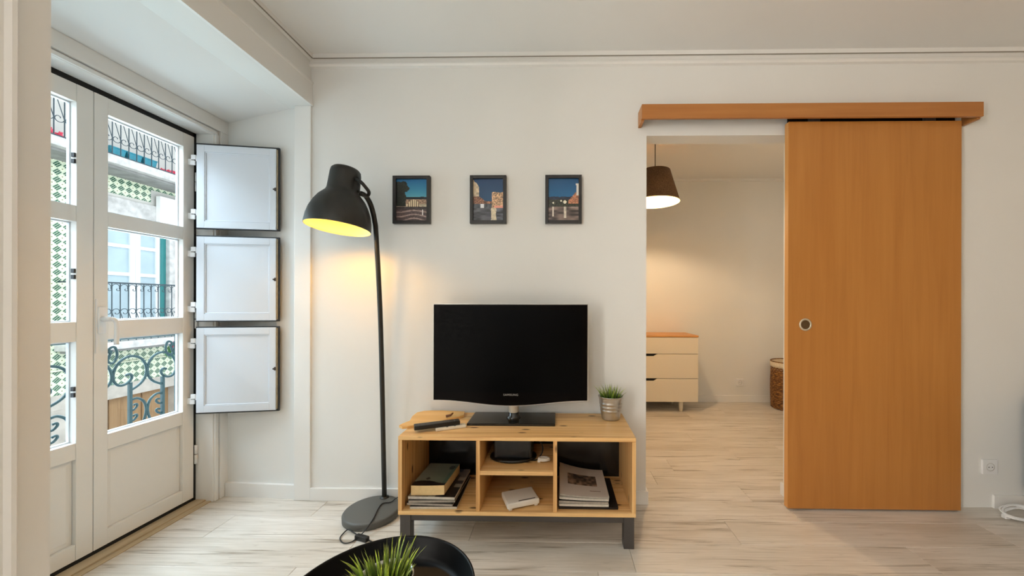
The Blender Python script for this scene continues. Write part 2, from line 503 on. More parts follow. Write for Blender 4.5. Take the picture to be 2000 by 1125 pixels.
m = MB()
m.box(-2.2, XL, YB, -1.40, 0, CEIL); m.box(-2.2, XL, -0.30, 0.985, 0, CEIL); m.box(-2.2, XL, -1.40, -0.30, 2.25, CEIL)
m.box(-1.56, XL, 0.985, 2.2, 2.243, CEIL + .1)
struct(m.build('wall_left', M['wall']), 'left wall with the deep window alcove')
m = MB(); m.box(XL - .8, XR + .1, YB - .1, YB, 0, 1.25); m.box(XL - .8, XR + .1, YB - .1, YB, 2.45, CEIL); m.box(XL - .8, -1.36, YB - .1, YB, 1.25, 2.45); m.box(-.2, XR + .1, YB - .1, YB, 1.25, 2.45)
struct(m.build('wall_front', M['wall_beige']))
w2 = struct(empty('fill_window', (-.78, YB, 1.25)), 'unseen high window added behind the camera for fill light')  # unseen window, added for frontal fill
m = MB()
for x0, x1 in ((-1.36, -1.30), (-.81, -.75), (-.26, -.2)): m.bbox(x0, x1, YB - .08, YB - .03, 1.25, 2.45, .003)
for z0, z1 in ((1.25, 1.31), (2.39, 2.45)): m.bbox(-1.30, -.26, YB - .078, YB - .032, z0, z1, .003)
m.build('window_frame', M['door_white'], w2)
MB().box(-1.30, -.26, YB - .06, YB - .056, 1.31, 2.39).build('pane', M['glass'], w2)
m = MB(); m.box(XR, XR + .1, YB, WY, 0, CEIL); struct(m.build('wall_right', M['wall_beige']))
# alcove
m = MB(); m.prism([(XL, 2.095), (-1.93, 2.122), (-2.2, 2.13), (-2.2, 2.4), (XL, 2.4)], 'z', 0, 2.5)
struct(m.build('wall_alcove', M['wall']), 'white splayed side of the window alcove')
m = MB(); m.prism([(-1.56, 2.243), (-1.92, 2.172), (-2.2, 2.172), (-2.2, 2.5), (-1.56, 2.5)], 'y', 0.985, 2.2)
struct(m.build('ceiling_alcove', M['ceiling']), 'white sloping soffit of the window alcove')
# bedroom shell
m = MB(); m.box(-.4, 3.4, BRY, BRY + .1, 0, CEIL); struct(m.build('wall_bedroom', M['wall']), 'far white wall of the bedroom')
m = MB(); m.box(-.4, -.3, WY + WT, BRY, 0, CEIL); struct(m.build('wall_bedroom_left', M['wall']))
m = MB(); m.box(3.3, 3.4, WY + WT, BRY, 0, CEIL); struct(m.build('wall_bedroom_right', M['wall']))

# floor planks: seams run left to right, parallel to the back wall
pw, pl, gap = 0.186, 1.28, 0.0012
meshes = {}


def plank(x0, x1, y0):
    L = round(x1 - x0, 3)
    if L < 0.05: return
    if L not in meshes:
        b = MB(); b.bbox(0, L - gap, 0, pw - gap, -0.012, 0, 0.0012, 1); o = b.build('floor_plank', M['floor'], floor)
        meshes[L] = o.data
    else: o = link('floor_plank', meshes[L], floor)
    o.location = (x0, y0, 0)


y = 0.62; row = 0
while y < BRY + .05:
    xa, xb = (-2.03, XR) if y < WY else (-.3, 3.3)
    x = xa - [0.2, 0.95, 0.55, 1.15, 0.36][row % 5]
    while x < xb:
        plank(max(x, xa), min(x + pl, xb), y); x += pl
    y += pw; row += 1
m = MB(); m.box(XL, XR, YB, 0.62 - gap, -0.012, 0)
tag(m.build('floor_boards', M['floor'], floor), kind='stuff')

# skirting boards
m = MB(); m.bbox(XL + .005, DX0 + .012, WY - .014, WY, 0, 0.072, 0.003); m.bbox(DX0, DX0 + .012, WY, WY + WT, 0, 0.072, .002)
struct(m.build('baseboard_back', M['trim']))
m = MB(); m.bbox(DX1 - .012, DX1, WY - .002, WY + WT + .01, 0, 0.072, .002); struct(m.build('baseboard_doorway', M['trim']))
m = MB(); m.bbox(2.40, XR, WY - .012, WY, 0, 0.072, .002); struct(m.build('baseboard_right', M['trim']))
m = MB(); m.prism([(-1.505, 2.082), (-1.928, 2.104), (-1.928, 2.13), (-1.505, 2.11)], 'z', 0, 0.078); struct(m.build('baseboard_alcove', M['trim']))
m = MB(); m.bbox(-.3, 3.3, BRY - .012, BRY, 0, 0.078, .003); struct(m.build('baseboard_bedroom', M['trim']))

# cornices: a flat fillet under the ceiling and a half-round bead below it
cp = [(0, 2.53), (-.022, 2.53), (-.022, 2.506), (-.012, 2.503), (-.012, 2.487), (-.020, 2.480), (-.022, 2.470), (-.016, 2.460), (0, 2.456)]
m = MB(); m.prism([(WY + a, z) for a, z in cp], 'x', XL, XR); struct(m.build('trim_1', M['trim']), 'white cornice moulding along the back wall')
m = MB(); m.prism([(XL - a, z) for a, z in cp[:4]] + [(XL + .004, 2.498), (XL, 2.498)], 'y', YB, WY); struct(m.build('trim_2', M['trim']), 'white cornice on the beam above the alcove')
m = MB(); m.prism([(BRY + a, z) for a, z in cp[:4]] + [(BRY, 2.503)], 'x', -.3, 3.3); struct(m.build('trim_3', M['trim']))
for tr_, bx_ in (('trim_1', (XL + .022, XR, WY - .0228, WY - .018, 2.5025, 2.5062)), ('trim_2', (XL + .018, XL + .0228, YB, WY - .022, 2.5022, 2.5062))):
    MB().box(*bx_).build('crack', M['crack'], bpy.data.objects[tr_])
# casing round the alcove opening
m = MB()
bead = [(XL, 2.385), (XL + .012, 2.382), (XL + .014, 2.372), (XL + .008, 2.366), (XL + .008, 2.262), (XL + .014, 2.258), (XL + .014, 2.243), (XL, 2.243)]
m.prism(bead, 'y', 0.9, WY - .002)
struct(m.build('trim_4', M['trim']), 'white moulded head casing of the alcove opening')
m = MB()
prof = [(XL, 0.86), (XL + .008, 0.862), (XL + .010, 0.906), (XL + .026, 0.910), (XL + .028, 0.918), (XL + .022, 0.923), (XL + .016, 0.927), (XL + .016, 0.9885), (XL, 0.9885)]
m.prism(prof, 'z', 0, 2.243)
struct(m.build('trim_5', M['trim']), 'moulded white casing at the near side of the alcove')
m = MB(); m.bbox(-1.500, XL + .004, WY - .012, 2.11, 0, 2.243, .004)
struct(m.build('trim_6', M['trim']), 'white casing post at the far side of the alcove')
# inner casing round the french door
m = MB()
for y0, y1 in ((2.045, 2.125), (1.045, 1.125)):
    m.bbox(-2.12, -1.945, y0, y1, 0, 2.074, .003)
    a, b = (y0, y0 + .02) if y0 > 1.5 else (y1 - .02, y1)
    m.bbox(-1.95, -1.935, a + (.006 if y0 > 1.5 else -.006), b + (.006 if y0 > 1.5 else -.006), 0, 2.076, .004)
    c, d = (y0 + .030, y1) if y0 > 1.5 else (y0, y1 - .030)
    m.bbox(-1.95, -1.930, c, d, 0, 2.0995, .004)
m.bbox(-2.12, -1.945, 1.045, 2.125, 2.074, 2.172, .003)
m.bbox(-1.95, -1.935, 1.11, 2.060, 2.076, 2.094, .004)
m.bbox(-1.95, -1.930, 1.045, 2.125, 2.100, 2.172, .004)
casing = struct(m.build('trim_7', M['trim']), 'white frame round the french door')
m = MB(); m.box(-2.075, -2.043, 2.028, 2.046, 0.0, 2.075); m.box(-2.075, -2.043, 1.124, 1.139, 0.0, 2.075); m.box(-2.075, -2.043, 1.124, 2.046, 2.046, 2.075)
m.box(-2.075, -2.045, 1.124, 2.046, 0.004, 0.032)
m.build('gap_strip', M['gap_strip'], casing)['label'] = 'black strip standing for the dark gap round the door leaves'  # fills the open gap, keeping daylight out and its shade black
m = MB(); m.bbox(-2.10, -1.985, 1.06, 2.10, -0.008, 0.012, .003); m.bbox(-1.985, -1.955, 1.06, 2.06, -0.008, 0.005, .002)
struct(m.build('trim_8', M['sill']), 'worn wooden sill under the french door')

# ------------------------------------------------------------------ french door leaves
XD, XO = -2.040, -2.082                   # inner and outer face
ROWS = [(1.535, 1.974), (1.042, 1.466), (0.528, 0.958)]


def leaf(name, y0, y1, s0, s1, label, handle):
    d = struct(empty(name, (XD, (y0 + y1) / 2, 0.03)), label)
    b = .003
    MB().bbox(XO, XD, y0, s0, 0.03, 2.050, b).build('stile', M['door_white'], d)
    MB().bbox(XO, XD, s1, y1, 0.03, 2.050, b).build('stile', M['door_white'], d)
    for z0, z1 in ((1.974, 2.050), (1.466, 1.535), (0.958, 1.042), (0.458, 0.528), (0.03, 0.098)):
        MB().bbox(XO + .001, XD - .001, s0, s1, z0, z1, b).build('rail', M['door_white'], d)
    # glazing beads: a thin sloped lip inside each opening, then the pane
    for z0, z1 in ROWS:
        m = MB()
        for a0, a1, c0, c1 in ((s0, s0 + .004, z0, z1), (s1 - .004, s1, z0, z1), (s0 + .004, s1 - .004, z0, z0 + .006), (s0 + .004, s1 - .004, z1 - .006, z1)):
            m.bbox(XO + .002, XD - .027, a0, a1, c0, c1, .001)
        gb = m.build('glazing_bead', M['shutter'], d)
        MB().box(XD - .026, XD - .022, s0 + .0005, s1 - .0005, z0 + .0005, z1 - .0005).build('pane', M['glass'], d)
    # lower panel, fielded with a sunk border
    m = MB(); m.bbox(XO + .008, XD - .018, s0 - .004, s1 + .004, .094, .462, .002)
    m.add([(XD - .017, s0 + .001, .099), (XD - .017, s1 - .001, .099), (XD - .017, s1 - .001, .457), (XD - .017, s0 + .001, .457),
           (XD - .014, s0 + .022, .120), (XD - .014, s1 - .022, .120), (XD - .014, s1 - .022, .436), (XD - .014, s0 + .022, .436)],
          [(0, 1, 5, 4), (1, 2, 6, 5), (2, 3, 7, 6), (3, 0, 4, 7), (4, 5, 6, 7)])
    m.build('panel', M['door_white'], d)
    return d


d1 = leaf('door_1', 1.1365, 1.5830, 1.213, 1.526, 'left white french door leaf, mostly hidden by the near casing', False)
d2 = leaf('door_2', 1.5852, 2.0300, 1.636, 1.971, 'right white french door leaf with handle and three open shutters', True)
MB().box(XD - .03, XD - .004, 1.5829, 1.5853, .03, 2.048).build('meeting_strip', M['gap_strip'], d1)  # black fill for the shaded gap between the two leaves
# shutter catches on the near leaf
for z in (1.735, 1.245, .745):
    m = MB(); m.bbox(XD - .016, XD - .002, 1.519, 1.5255, z - .022, z - .004, .001); m.bbox(XD - .016, XD - .002, 1.519, 1.5255, z + .004, z + .022, .001)
    m.build('shutter_catch', M['shutter_edge'], d1)
# handle on the far leaf
p = atX(196, 660, XD)
hy = p.y
m = MB(); m.bbox(XD, XD + .012, hy - .014, hy + .014, 0.985, 1.105, .006, 3)
hd = m.build('handle', M['plastic_white'], d2)
m = MB(); m.tube([(XD + .010, hy, 1.050), (XD + .050, hy, 1.050)], [.012, .010], 12)
m.tube(smooth_pts([(XD + .042, hy - .002, 1.052), (XD + .052, hy + .006, 1.050), (XD + .054, hy + .016, 1.035), (XD + .054, hy + .018, 1.000), (XD + .052, hy + .018, 0.935)], 5), .0085, 10)
m.build('lever', M['plastic_white'], hd)
m = MB(); m.bbox(XD, XD + .005, 1.589, 1.596, .90, 1.14, .001); m.build('lock_plate', M['hinge'], d2)
# leaf hinges on the frame side
for z in (0.27, 1.03, 1.80):
    m = MB(); m.tube([(XD + .006, 2.038, z - .052), (XD + .006, 2.038, z - .002)], .0075, 10); m.tube([(XD + .006, 2.038, z + .002), (XD + .006, 2.038, z + .052)], .0075, 10)
    m.build('hinge', M['hinge'], d2)
# three inner shutters, swung open against the alcove side
ha, hb = Vector((-1.992, 1.995, 0)), Vector((-1.595, 2.064, 0))
ax = (hb - ha).normalized(); nrm = Vector((ax.y, -ax.x, 0)); W = (hb - ha).length
for i, (z0, z1) in enumerate(((1.536, 1.995), (1.023, 1.488), (0.515, 0.983))):
    T = Matrix(((ax.x, -nrm.x, 0, ha.x), (ax.y, -nrm.y, 0, ha.y), (0, 0, 1, 0), (0, 0, 0, 1)))   # local x along the shutter, local y away from the room
    sh = empty('shutter', (ha.x, ha.y, z0), d2)
    sh['label'] = ['top white shutter swung open on the door leaf', 'middle white shutter swung open on the door leaf', 'bottom white shutter swung open on the door leaf'][i]
    MB().bbox(-.008, W + .006, .009, .022, z0 - (.005 if i == 0 else .006 if i == 1 else .009), z1 + (.011 if i == 0 else .008 if i == 1 else .006), .001, 1, T).build('backing', M['shutter_edge'], sh)  # dark lip: rebated edge plus the shadow along it, in one colour
    m = MB(); fw = .038
    m.bbox(0, fw, 0, .0105, z0, z1, .002, 2, T); m.bbox(W - fw, W - .006, 0, .0105, z0, z1, .002, 2, T)
    m.bbox(fw, W - fw, 0, .0105, z0, z0 + fw, .002, 2, T); m.bbox(fw, W - fw, 0, .0105, z1 - fw, z1, .002, 2, T)
    m.build('shutter_frame', M['shutter'], sh)
    m = MB(); m.bbox(fw, W - fw, .006, .0115, z0 + fw, z1 - fw, .001, 1, T)
    for a0, a1, c0, c1 in ((fw, fw + .006, z0 + fw, z1 - fw), (W - fw - .006, W - fw, z0 + fw, z1 - fw), (fw, W - fw, z0 + fw, z0 + fw + .006), (fw, W - fw, z1 - fw - .006, z1 - fw)):
        m.bbox(a0, a1, .002, .006, c0, c1, .0015, 1, T)
    m.build('shutter_panel', M['shutter'], sh)
    MB().bbox(W - .0045, W + .0005, .003, .0105, z0 + .004, z1 - .004, .001, 1, T).build('worn_edge', M['worn_edge'], sh)
    zc = (z0 + z1) / 2
    m = MB(); m.tube([T @ Vector((W - .016, -.004, zc)), T @ Vector((W - .016, .002, zc))], [.005, .004], 8); m.bbox(W - .014, W - .006, -.002, .003, zc - .01, zc + .01, .001, 1, T)
    m.build('knob', M['steel_dark'], sh)
    for zz in (z1 - .085, z0 + .075):
        m = MB()
        m.bbox(-.030, -.006, .002, .010, zz + .002, zz + .028, .002, 1, T); m.bbox(-.036, -.012, .006, .014, zz - .028, zz - .002, .002, 1, T)
        m.bbox(-.008, .012, .006, .011, zz - .006, zz + .024, .001, 1, T); m.bbox(-.05, -.03, .008, .013, zz - .026, zz + .006, .001, 1, T)
        m.build('hinge', M['hinge'], sh)

# ------------------------------------------------------------------ second french door, unseen: added behind the camera to fill this side
wn = struct(empty('fill_door', (-1.95, -0.85, 0)), 'unseen second french door added behind the camera for fill light')
m = MB()
for y0, y1 in ((-1.40, -1.33), (-0.88, -0.82), (-0.37, -0.30)): m.bbox(-2.0, -1.955, y0, y1, 0, 2.25, .003)
for z0, z1 in ((0, .1), (1.1, 1.17), (2.17, 2.25)): m.bbox(-1.998, -1.957, -1.33, -.37, z0, z1, .003)
m.build('window_frame', M['door_white'], wn)
MB().box(-1.98, -1.976, -1.34, -.36, .1, 2.17).build('pane', M['glass'], wn)

# ------------------------------------------------------------------ sliding door and its track cover
SX0, SX1, SY = 1.2527, 2.176, 2.027
sd = struct(empty('door_3', ((SX0 + SX1) / 2, SY, 0)), 'tall beech veneer sliding door with round recessed pull')
MB().bbox(SX0, SX1, SY, SY + .035, 0.010, 2.114, .0025).build('door_slab', M['beech_z'], sd)
MB().bbox(SX0 - .0006, SX0 + .004, SY + .004, SY + .034, 0.012, 2.112, .001).build('edge_banding', M['beech_edge'], sd)
hp = atY(1573, 633, SY)
T = Matrix.Translation((hp.x, SY - .0005, hp.z)) @ Matrix.Rotation(R(90), 4, 'X')
m = MB(); m.lathe([(.034, 0), (.034, .002), (.031, .004), (.026, .004), (.0245, .002), (.024, -.0005)], 36, T)
pl_ = m.build('pull_ring', plain('satin_nickel', (214, 204, 182), 0.3, metal=0.6), sd)
m = MB(); m.disc(.0245, .0004, 32, T); m.lathe([(.0001, .0015), (.010, .0015), (.012, .0006)], 20, T); m.build('pull_cup', plain('bronze_pull_cup', (112, 92, 66), 0.3, metal=0.7), pl_)
for px in (1590, 1815):
    q = atY(px, 232, 2.04)
    MB().bbox(q.x - .03, q.x + .03, 2.036, 2.05, 2.112, 2.150, .002).build('hanger', M['steel_dark'], sd)
MB().bbox(SX0 + .01, SX1 - .01, 2.052, 2.060, 2.113, 2.149, .001).build('gap_shade_strip', M['back_dark'], sd)  # dark strip standing in for the shadow between door and track cover
tc_ = tag(empty('door_track_cover', (1.35, WY, 2.115)), 'long beech wood cover of the sliding door track high on wall', 'track cover')
hx0, hx1, hy0 = 0.4476, 2.245, 1.985
MB().bbox(hx0, hx1, hy0, hy0 + .016, 2.116, 2.193, .002).build('front_board', M['beech_x'], tc_)
MB().bbox(hx0, hx1, hy0 + .016, WY, 2.178, 2.193, .001).build('top_board', M['beech_x'], tc_)
for a in (hx0, hx1 - .016): MB().bbox(a, a + .016, hy0 + .016, WY - .0005, 2.108, 2.178, .001).build('end_board', M['beech_x'], tc_)
MB().bbox(hx0 + .02, hx1 - .02, 2.030, 2.056, 2.150, 2.177, .002).build('rail', M['steel_dark'], tc_)

# ------------------------------------------------------------------ bench
BX0, BX1, BY0, BY1, BZ0, BZ1 = -0.735, 0.3566, 1.684, 2.055, 0.149, 0.511
t = 0.018
bench = tag(empty('tv_bench', ((BX0 + BX1) / 2, (BY0 + BY1) / 2, 0)), 'low pine television bench with open compartments on grey metal legs', 'bench')
b = .0025
MB().bbox(BX0, BX1, BY0, BY1, BZ1 - t, BZ1, b).build('top_board', M['pine_x'], bench)
MB().bbox(BX0, BX1, BY0, BY1, BZ0, BZ0 + t, b).build('bottom_board', M['pine_x'], bench)
MB().bbox(BX0, BX0 + t, BY0, BY1, BZ0 + t, BZ1 - t, b).build('side_board', M['pine_z'], bench)
MB().bbox(BX1 - t, BX1, BY0, BY1, BZ0 + t, BZ1 - t, b).build('side_board', M['pine_z'], bench)
D1, D2 = -0.376, -0.021
for x in (D1, D2): MB().bbox(x, x + t, BY0 + .004, BY1 - .012, BZ0 + t, BZ1 - t, b).build('divider', M['pine_z'], bench)
MB().bbox(D1 + t, D2, BY0 + .006, BY1 - .03, 0.333, 0.352, b).build('shelf', M['pine_x'], bench)
for x0, x1 in ((BX0 + t, D1), (D2 + t, BX1 - t)):
    MB().bbox(x0, x1, BY1 - .012, BY1 - .004, BZ0 + t, BZ1 - t, .001).build('back_panel', M['back_dark'], bench)
MB().bbox(D1 + t, D2, BY1 - .012, BY1 - .004, BZ0 + t, BZ1 - t, .001).build('back_panel', M['back_dark'], bench)
lg = .048
for x in (BX0 + .006, BX1 - .006 - lg):
    for yy in (BY0 + .008, BY1 - .02 - lg):
        MB().bbox(x, x + lg, yy, yy + lg, 0, BZ0 - .0005, .003).build('leg', M['steel_dark'], bench)
for yy in (BY0 + .012, BY1 - .06): MB().bbox(BX0 + .006 + lg, BX1 - .006 - lg, yy, yy + .03, BZ0 - .032, BZ0 - .0005, .002).build('frame_rail', M['steel_dark'], bench)
for x in (BX0 + .016, BX1 - .05): MB().bbox(x, x + .03, BY0 + .06, BY1 - .07, BZ0 - .032, BZ0 - .0005, .002).build('frame_rail', M['steel_dark'], bench)
m = MB(); m.bbox(-.640, -.622, BY1 - .0145, BY1 - .0115, .405, .445, .002); m.build('label_sticker', M['plastic_white'], bench)

# ------------------------------------------------------------------ television
tv = tag(empty('television', (-.245, 1.94, BZ1)), 'black flat screen television switched off on the pine bench', 'television')
TX0, TX1, TY, TZ0, TZ1 = -0.653, 0.156, 1.915, 0.615, 1.120
xc = (TX0 + TX1) / 2


def tv_outline(g=0.0, bulge=0.028, n=28):
    pts = [(TX0 + g, TZ1 - g), (TX0 + g, TZ0 + g)]
    for i in range(1, n):
        u = i / n; pts.append((TX0 + g + (TX1 - TX0 - 2 * g) * u, TZ0 + g - bulge * (0.5 - 0.5 * math.cos(2 * math.pi * u)) ** 1.1))
    return pts + [(TX1 - g, TZ0 + g), (TX1 - g, TZ1 - g)]


m = MB(); m.prism(tv_outline(0), 'y', TY + .004, TY + .014); m.build('bezel_edge', M['tv_edge'], tv)
m = MB(); m.prism(tv_outline(.0035), 'y', TY, TY + .018); bz = m.build('bezel', M['tv_bezel'], tv)
m = MB(); m.box(TX0 + .032, TX1 - .032, TY - .0006, TY + .002, TZ0 + .042, TZ1 - .030); m.build('screen', M['tv_screen'], tv)
m = MB(); m.bbox(TX0 + .02, TX1 - .02, TY + .018, TY + .045, TZ0 + .03, TZ1 - .02, .008); m.bbox(TX0 + .12, TX1 - .12, TY + .045, TY + .078, TZ0 + .06, TZ1 - .14, .012); m.build('rear_case', M['tv_black'], tv)
px0, px1 = -.455, -.013
py0, py1 = 1.833, 2.030
m = MB(); m.bbox(px0, px1, py0, py1, BZ1, BZ1 + .012, .004, 2); m.build('stand_base', M['tv_base'], tv)
T = Matrix.Translation(((px0 + px1) / 2, 1.945, 0))
m = MB(); m.lathe([(.030, BZ1 + .012), (.029, BZ1 + .026), (.0275, BZ1 + .032), (.0275, BZ1 + .060), (.0275, .615)], 28, T); nk = m.build('stand_neck', M['neck_clear'], tv)
m = MB(); m.lathe([(.038, BZ1 + .0122), (.038, BZ1 + .018), (.030, BZ1 + .024), (.0285, BZ1 + .040), (.0275, BZ1 + .0405)], 28, T); m.build('neck_collar', M['tv_black'], nk)
cu = bpy.data.curves.new('maker_lettering', 'FONT'); cu.body = 'SAMSUNG'; cu.size = 0.0155; cu.extrude = 0.0003; cu.align_x = 'CENTER'; cu.align_y = 'CENTER'; cu.space_character = 1.15
cu.materials.append(M['logo'])
tmp = bpy.data.objects.new('lettering_source', cu); lme = bpy.data.meshes.new_from_object(tmp); lme.name = 'maker_lettering'
lo = bpy.data.objects.new('maker_lettering', lme); COL.objects.link(lo); bpy.data.objects.remove(tmp); lp = atY(998, 771.5, TY)
lo.location = (lp.x, TY - .0006, lp.z); lo.rotation_euler = (R(90), 0, 0); set_parent(lo, tv)
lo['label'] = 'small silver maker name on the lower bezel'

# ------------------------------------------------------------------ floor lamp
LB = Vector((-0.9795, 1.930, 0)); lamp = tag(empty('floor_lamp', LB), 'dark grey metal floor lamp with lit bell shade left of bench', 'lamp')
T = Matrix.Translation(LB)
m = MB(); m.lathe([(.0001, 0), (.134, 0), (.140, .004), (.141, .030), (.137, .036), (.130, .038), (.0001, .040)], 56, T); m.build('base', M['lamp_base'], lamp)
foot = Vector((-0.966, 2.040, .037))
pole = [foot, foot + Vector((0, -.002, .03)), atX(744, 650, -.966), atX(735, 470, -.966), atX(731, 430, -.966), atX(724, 402, -.968), atX(714, 384, -.968), atX(705, 379, -.966)]
PT = smooth_pts(pole, 5)
m = MB(); m.tube(PT, .0125, 12); m.lathe([(.024, .037), (.024, .041), (.0125, .046)], 20, Matrix.Translation((foot.x, foot.y, 0))); m.build('pole', M['lamp_dark'], lamp)
sc = atY(660, 447, 1.78); ux = Vector((.075, .10, .984)).normalized()
q = Vector((0, 0, 1)).rotation_difference(ux); T = Matrix.Translation(sc) @ q.to_matrix().to_4x4()
outer = [(.1455, 0), (.1455, .012), (.1425, .045), (.135, .080), (.122, .114), (.104, .146), (.087, .166), (.077, .178), (.0725, .192), (.071, .222), (.069, .275), (.066, .292), (.058, .301), (.0001, .304)]
inner = [(.0001, .282), (.060, .282), (.064, .22), (.069, .186), (.083, .162), (.100, .142), (.118, .110), (.131, .078), (.1385, .045), (.142, .012), (.1425, 0)]
m = MB(); m.lathe(outer, 56, T); shd = m.build('shade', M['lamp_dark'], lamp)
m = MB(); m.lathe(inner + [(.1455, 0)], 56, T); m.build('shade_lining', M['lamp_inner'], shd)
m = MB(); m.lathe([(.0001, .085), (.018, .088), (.029, .105), (.030, .122), (.022, .145), (.014, .165), (.014, .19), (.0001, .19)], 24, T); m.build('bulb', M['bulb'], lamp)
# joint fork between the neck and the bent pole
end = PT[-1]; n1 = T @ Vector((.066, .0, .235))
jq = atY(706, 352, n1.y)
m = MB(); k1 = T @ Vector((.062, -.022, .248))
m.tube(smooth_pts([k1, atY(704, 356, 1.77), atY(714, 367, 1.79), atY(720, 376, 1.81), atY(717, 383, 1.82), end], 5), .0085, 8)
m.tube([T @ Vector((.070, 0, .196)), end + Vector((0, 0, .004))], .006, 8)
m.build('joint_bracket', M['lamp_dark'], lamp)
ll = bpy.data.lights.new('floor_lamp_light', 'SPOT'); ll.energy = 8; ll.color = (1.0, .48, .04); ll.shadow_soft_size = .045; ll.spot_size = R(178); ll.spot_blend = .2
lo_ = bpy.data.objects.new('floor_lamp_light', ll); COL.objects.link(lo_)
lo_.matrix_world = Matrix.Translation(T @ Vector((0, 0, .070))) @ q.to_matrix().to_4x4()
# cord lying over the base and looping on the floor
cz = .0405 + .003
cord = [atZ(800, 968, .30), atZ(778, 972, cz + .012), atZ(765, 981, cz), atZ(748, 984, cz), atZ(739, 995, cz), atZ(731, 1012, cz), atZ(722, 1026, .040), atZ(711, 1040, .022), atZ(700, 1050, .006), atZ(686, 1060, .005), atZ(671, 1061, .005), atZ(665, 1052, .005), atZ(672, 1042, .006), atZ(681, 1035, .012), atZ(690, 1040, .010), atZ(700, 1046, .006), atZ(712, 1052, .005), atZ(730, 1060, .005), atZ(760, 1075, .005), atZ(800, 1085, .005)]
cord[0] = Vector((-.76, 2.0, .10))
m = MB(); m.tube(smooth_pts(cord, 5), .0028, 6); m.build('cord', M['cord'], lamp)
a = atZ(694, 1048, .010); a2 = atZ(722, 1056, .010); dd = (a2 - a); ang = math.atan2(dd.y, dd.x)
m = MB(); m.bbox(-.035, .035, -.012, .012, -.0095, .012, .006, 2, Matrix.Translation((a + a2) / 2) @ Matrix.Rotation(ang, 4, 'Z')); m.build('cord_switch', M['cord'], lamp)

# ------------------------------------------------------------------ three framed photographs


def vnoise(x, y):
    def h(i, j):
        q_ = math.sin(i * 127.1 + j * 311.7) * 43758.5453; return q_ - math.floor(q_)
    i, j = math.floor(x), math.floor(y); a_, b_ = x - i, y - j
    a_ = a_ * a_ * (3 - 2 * a_); b_ = b_ * b_ * (3 - 2 * b_)
    return (h(i, j) * (1 - a_) + h(i + 1, j) * a_) * (1 - b_) + (h(i, j + 1) * (1 - a_) + h(i + 1, j + 1) * a_) * b_


def shade(c, k): return tuple(max(0, min(255, x * k)) for x in c)


def pic1(u, v):
    n = vnoise(u * 14, v * 18); n2 = vnoise(u * 40, v * 50)
    edge = .26 + .10 * vnoise(3, v * 9) + .04 * n2 - .02
    if .70 < v < .86: edge = max(edge, .43 - 1.6 * abs(v - .78) ** 1.2 + .05 * n2 - .03)
    if v < .35: edge = 0
    if v > .96 - .04 * n: edge = 0
    if u < edge and v > .30: return shade((34, 40, 34), .6 + .8 * n2)
    if v > .56 + .02 * vnoise(u * 6, 2):
        k = (v - .56) / .44; return (96 - 70 * k ** .6, 160 - 58 * k, 182 - 26 * k)
    if v > .52: return (20, 30, 40)
    if v > .335:
        ar = abs(u - .56) < .19 and v < .335 + .15 * math.sqrt(max(0, 1 - ((u - .56) / .19) ** 2)) + .02
        if ar: return (236, 220, 184) if (u * 15) % 1 < .55 else (112, 92, 74)
        return shade((170, 140, 118), .6 + .7 * n2) if v > .40 else shade((196, 182, 156), .7 + .5 * n)
    if v > .27: return shade((60, 52, 54), .6 + .8 * n2)
    if .83 < u < .87 and v > .13: return (232, 226, 222)
    wv = math.sin((v + .04 * math.sin(u * 6.5 + 1) * (1 - v * 2)) * 62)
    return shade((158, 138, 132), .8 + .4 * n) if wv > .5 else shade((88, 74, 74), .8 + .4 * n2)


def pic2(u, v):
    n = vnoise(u * 16, v * 20); n2 = vnoise(u * 44, v * 56)
    if u < .19 - .25 * max(0, v - .80) and .58 < v < .97 - u * .9 + .03 * n: return shade((214, 194, 164), .75 + .4 * n)
    top = .66 - .42 * u + .07 * (n - .5) if u < .62 else .64 + .10 * (vnoise(u * 9, 1) - .5)
    if v > max(top, .46): return (20 + 8 * n, 64 + 20 * (1 - v), 118 - 10 * v)
    if v > .30:
        if u > .62: return shade((226, 182, 140), .45 + .85 * n2) if v > .36 or u < .7 else (238, 160, 138)
        if .24 < u < .36 and v < .40: return (230, 234, 238)
        return shade((150, 104, 80), .35 + 1.1 * n2) if v > .40 else shade((66, 72, 78), .6 + .8 * n)
    if .58 + .03 * n < u < .78 - .03 * n: return shade((216, 202, 172), .85 + .25 * n2)
    return shade((84, 86, 94), .35 + 1.0 * vnoise(u * 6, v * 26))


def pic3(u, v):
    n = vnoise(u * 16, v * 20); n2 = vnoise(u * 44, v * 56)
    if .93 < u and .60 < v < .88: return (238, 232, 222)
    if u > .90 and .84 < v < .88: return (238, 232, 222)
    if v > .40 and u > .66 and v < .44 + (u - .66) * .85 + .04 * n: return shade((216, 146, 110), .6 + .55 * n2)
    if v > .555 + .03 * n: k = (v - .55) / .45; return (20, 104 - 22 * k, 156 - 26 * k)
    if v > .50: return shade((36, 46, 68), .7 + .6 * n)
    for cx, cy, r in ((.16, .42, .032), (.55, .44, .055), (.42, .47, .03)):
        if (u - cx) ** 2 + ((v - cy) * 1.35) ** 2 < r * r * (.6 + .8 * n2): return (242, 238, 216)
    if v > .33: return shade((58, 62, 46), .25 + 1.2 * n2)
    if .13 < u < .18 and v > .10: return (226, 218, 204)
    if .51 < u < .60 and v > .06: return shade((224, 214, 198), .7 + .4 * n)
    return shade((130, 112, 104), .35 + 1.0 * vnoise(u * 5, v * 22))


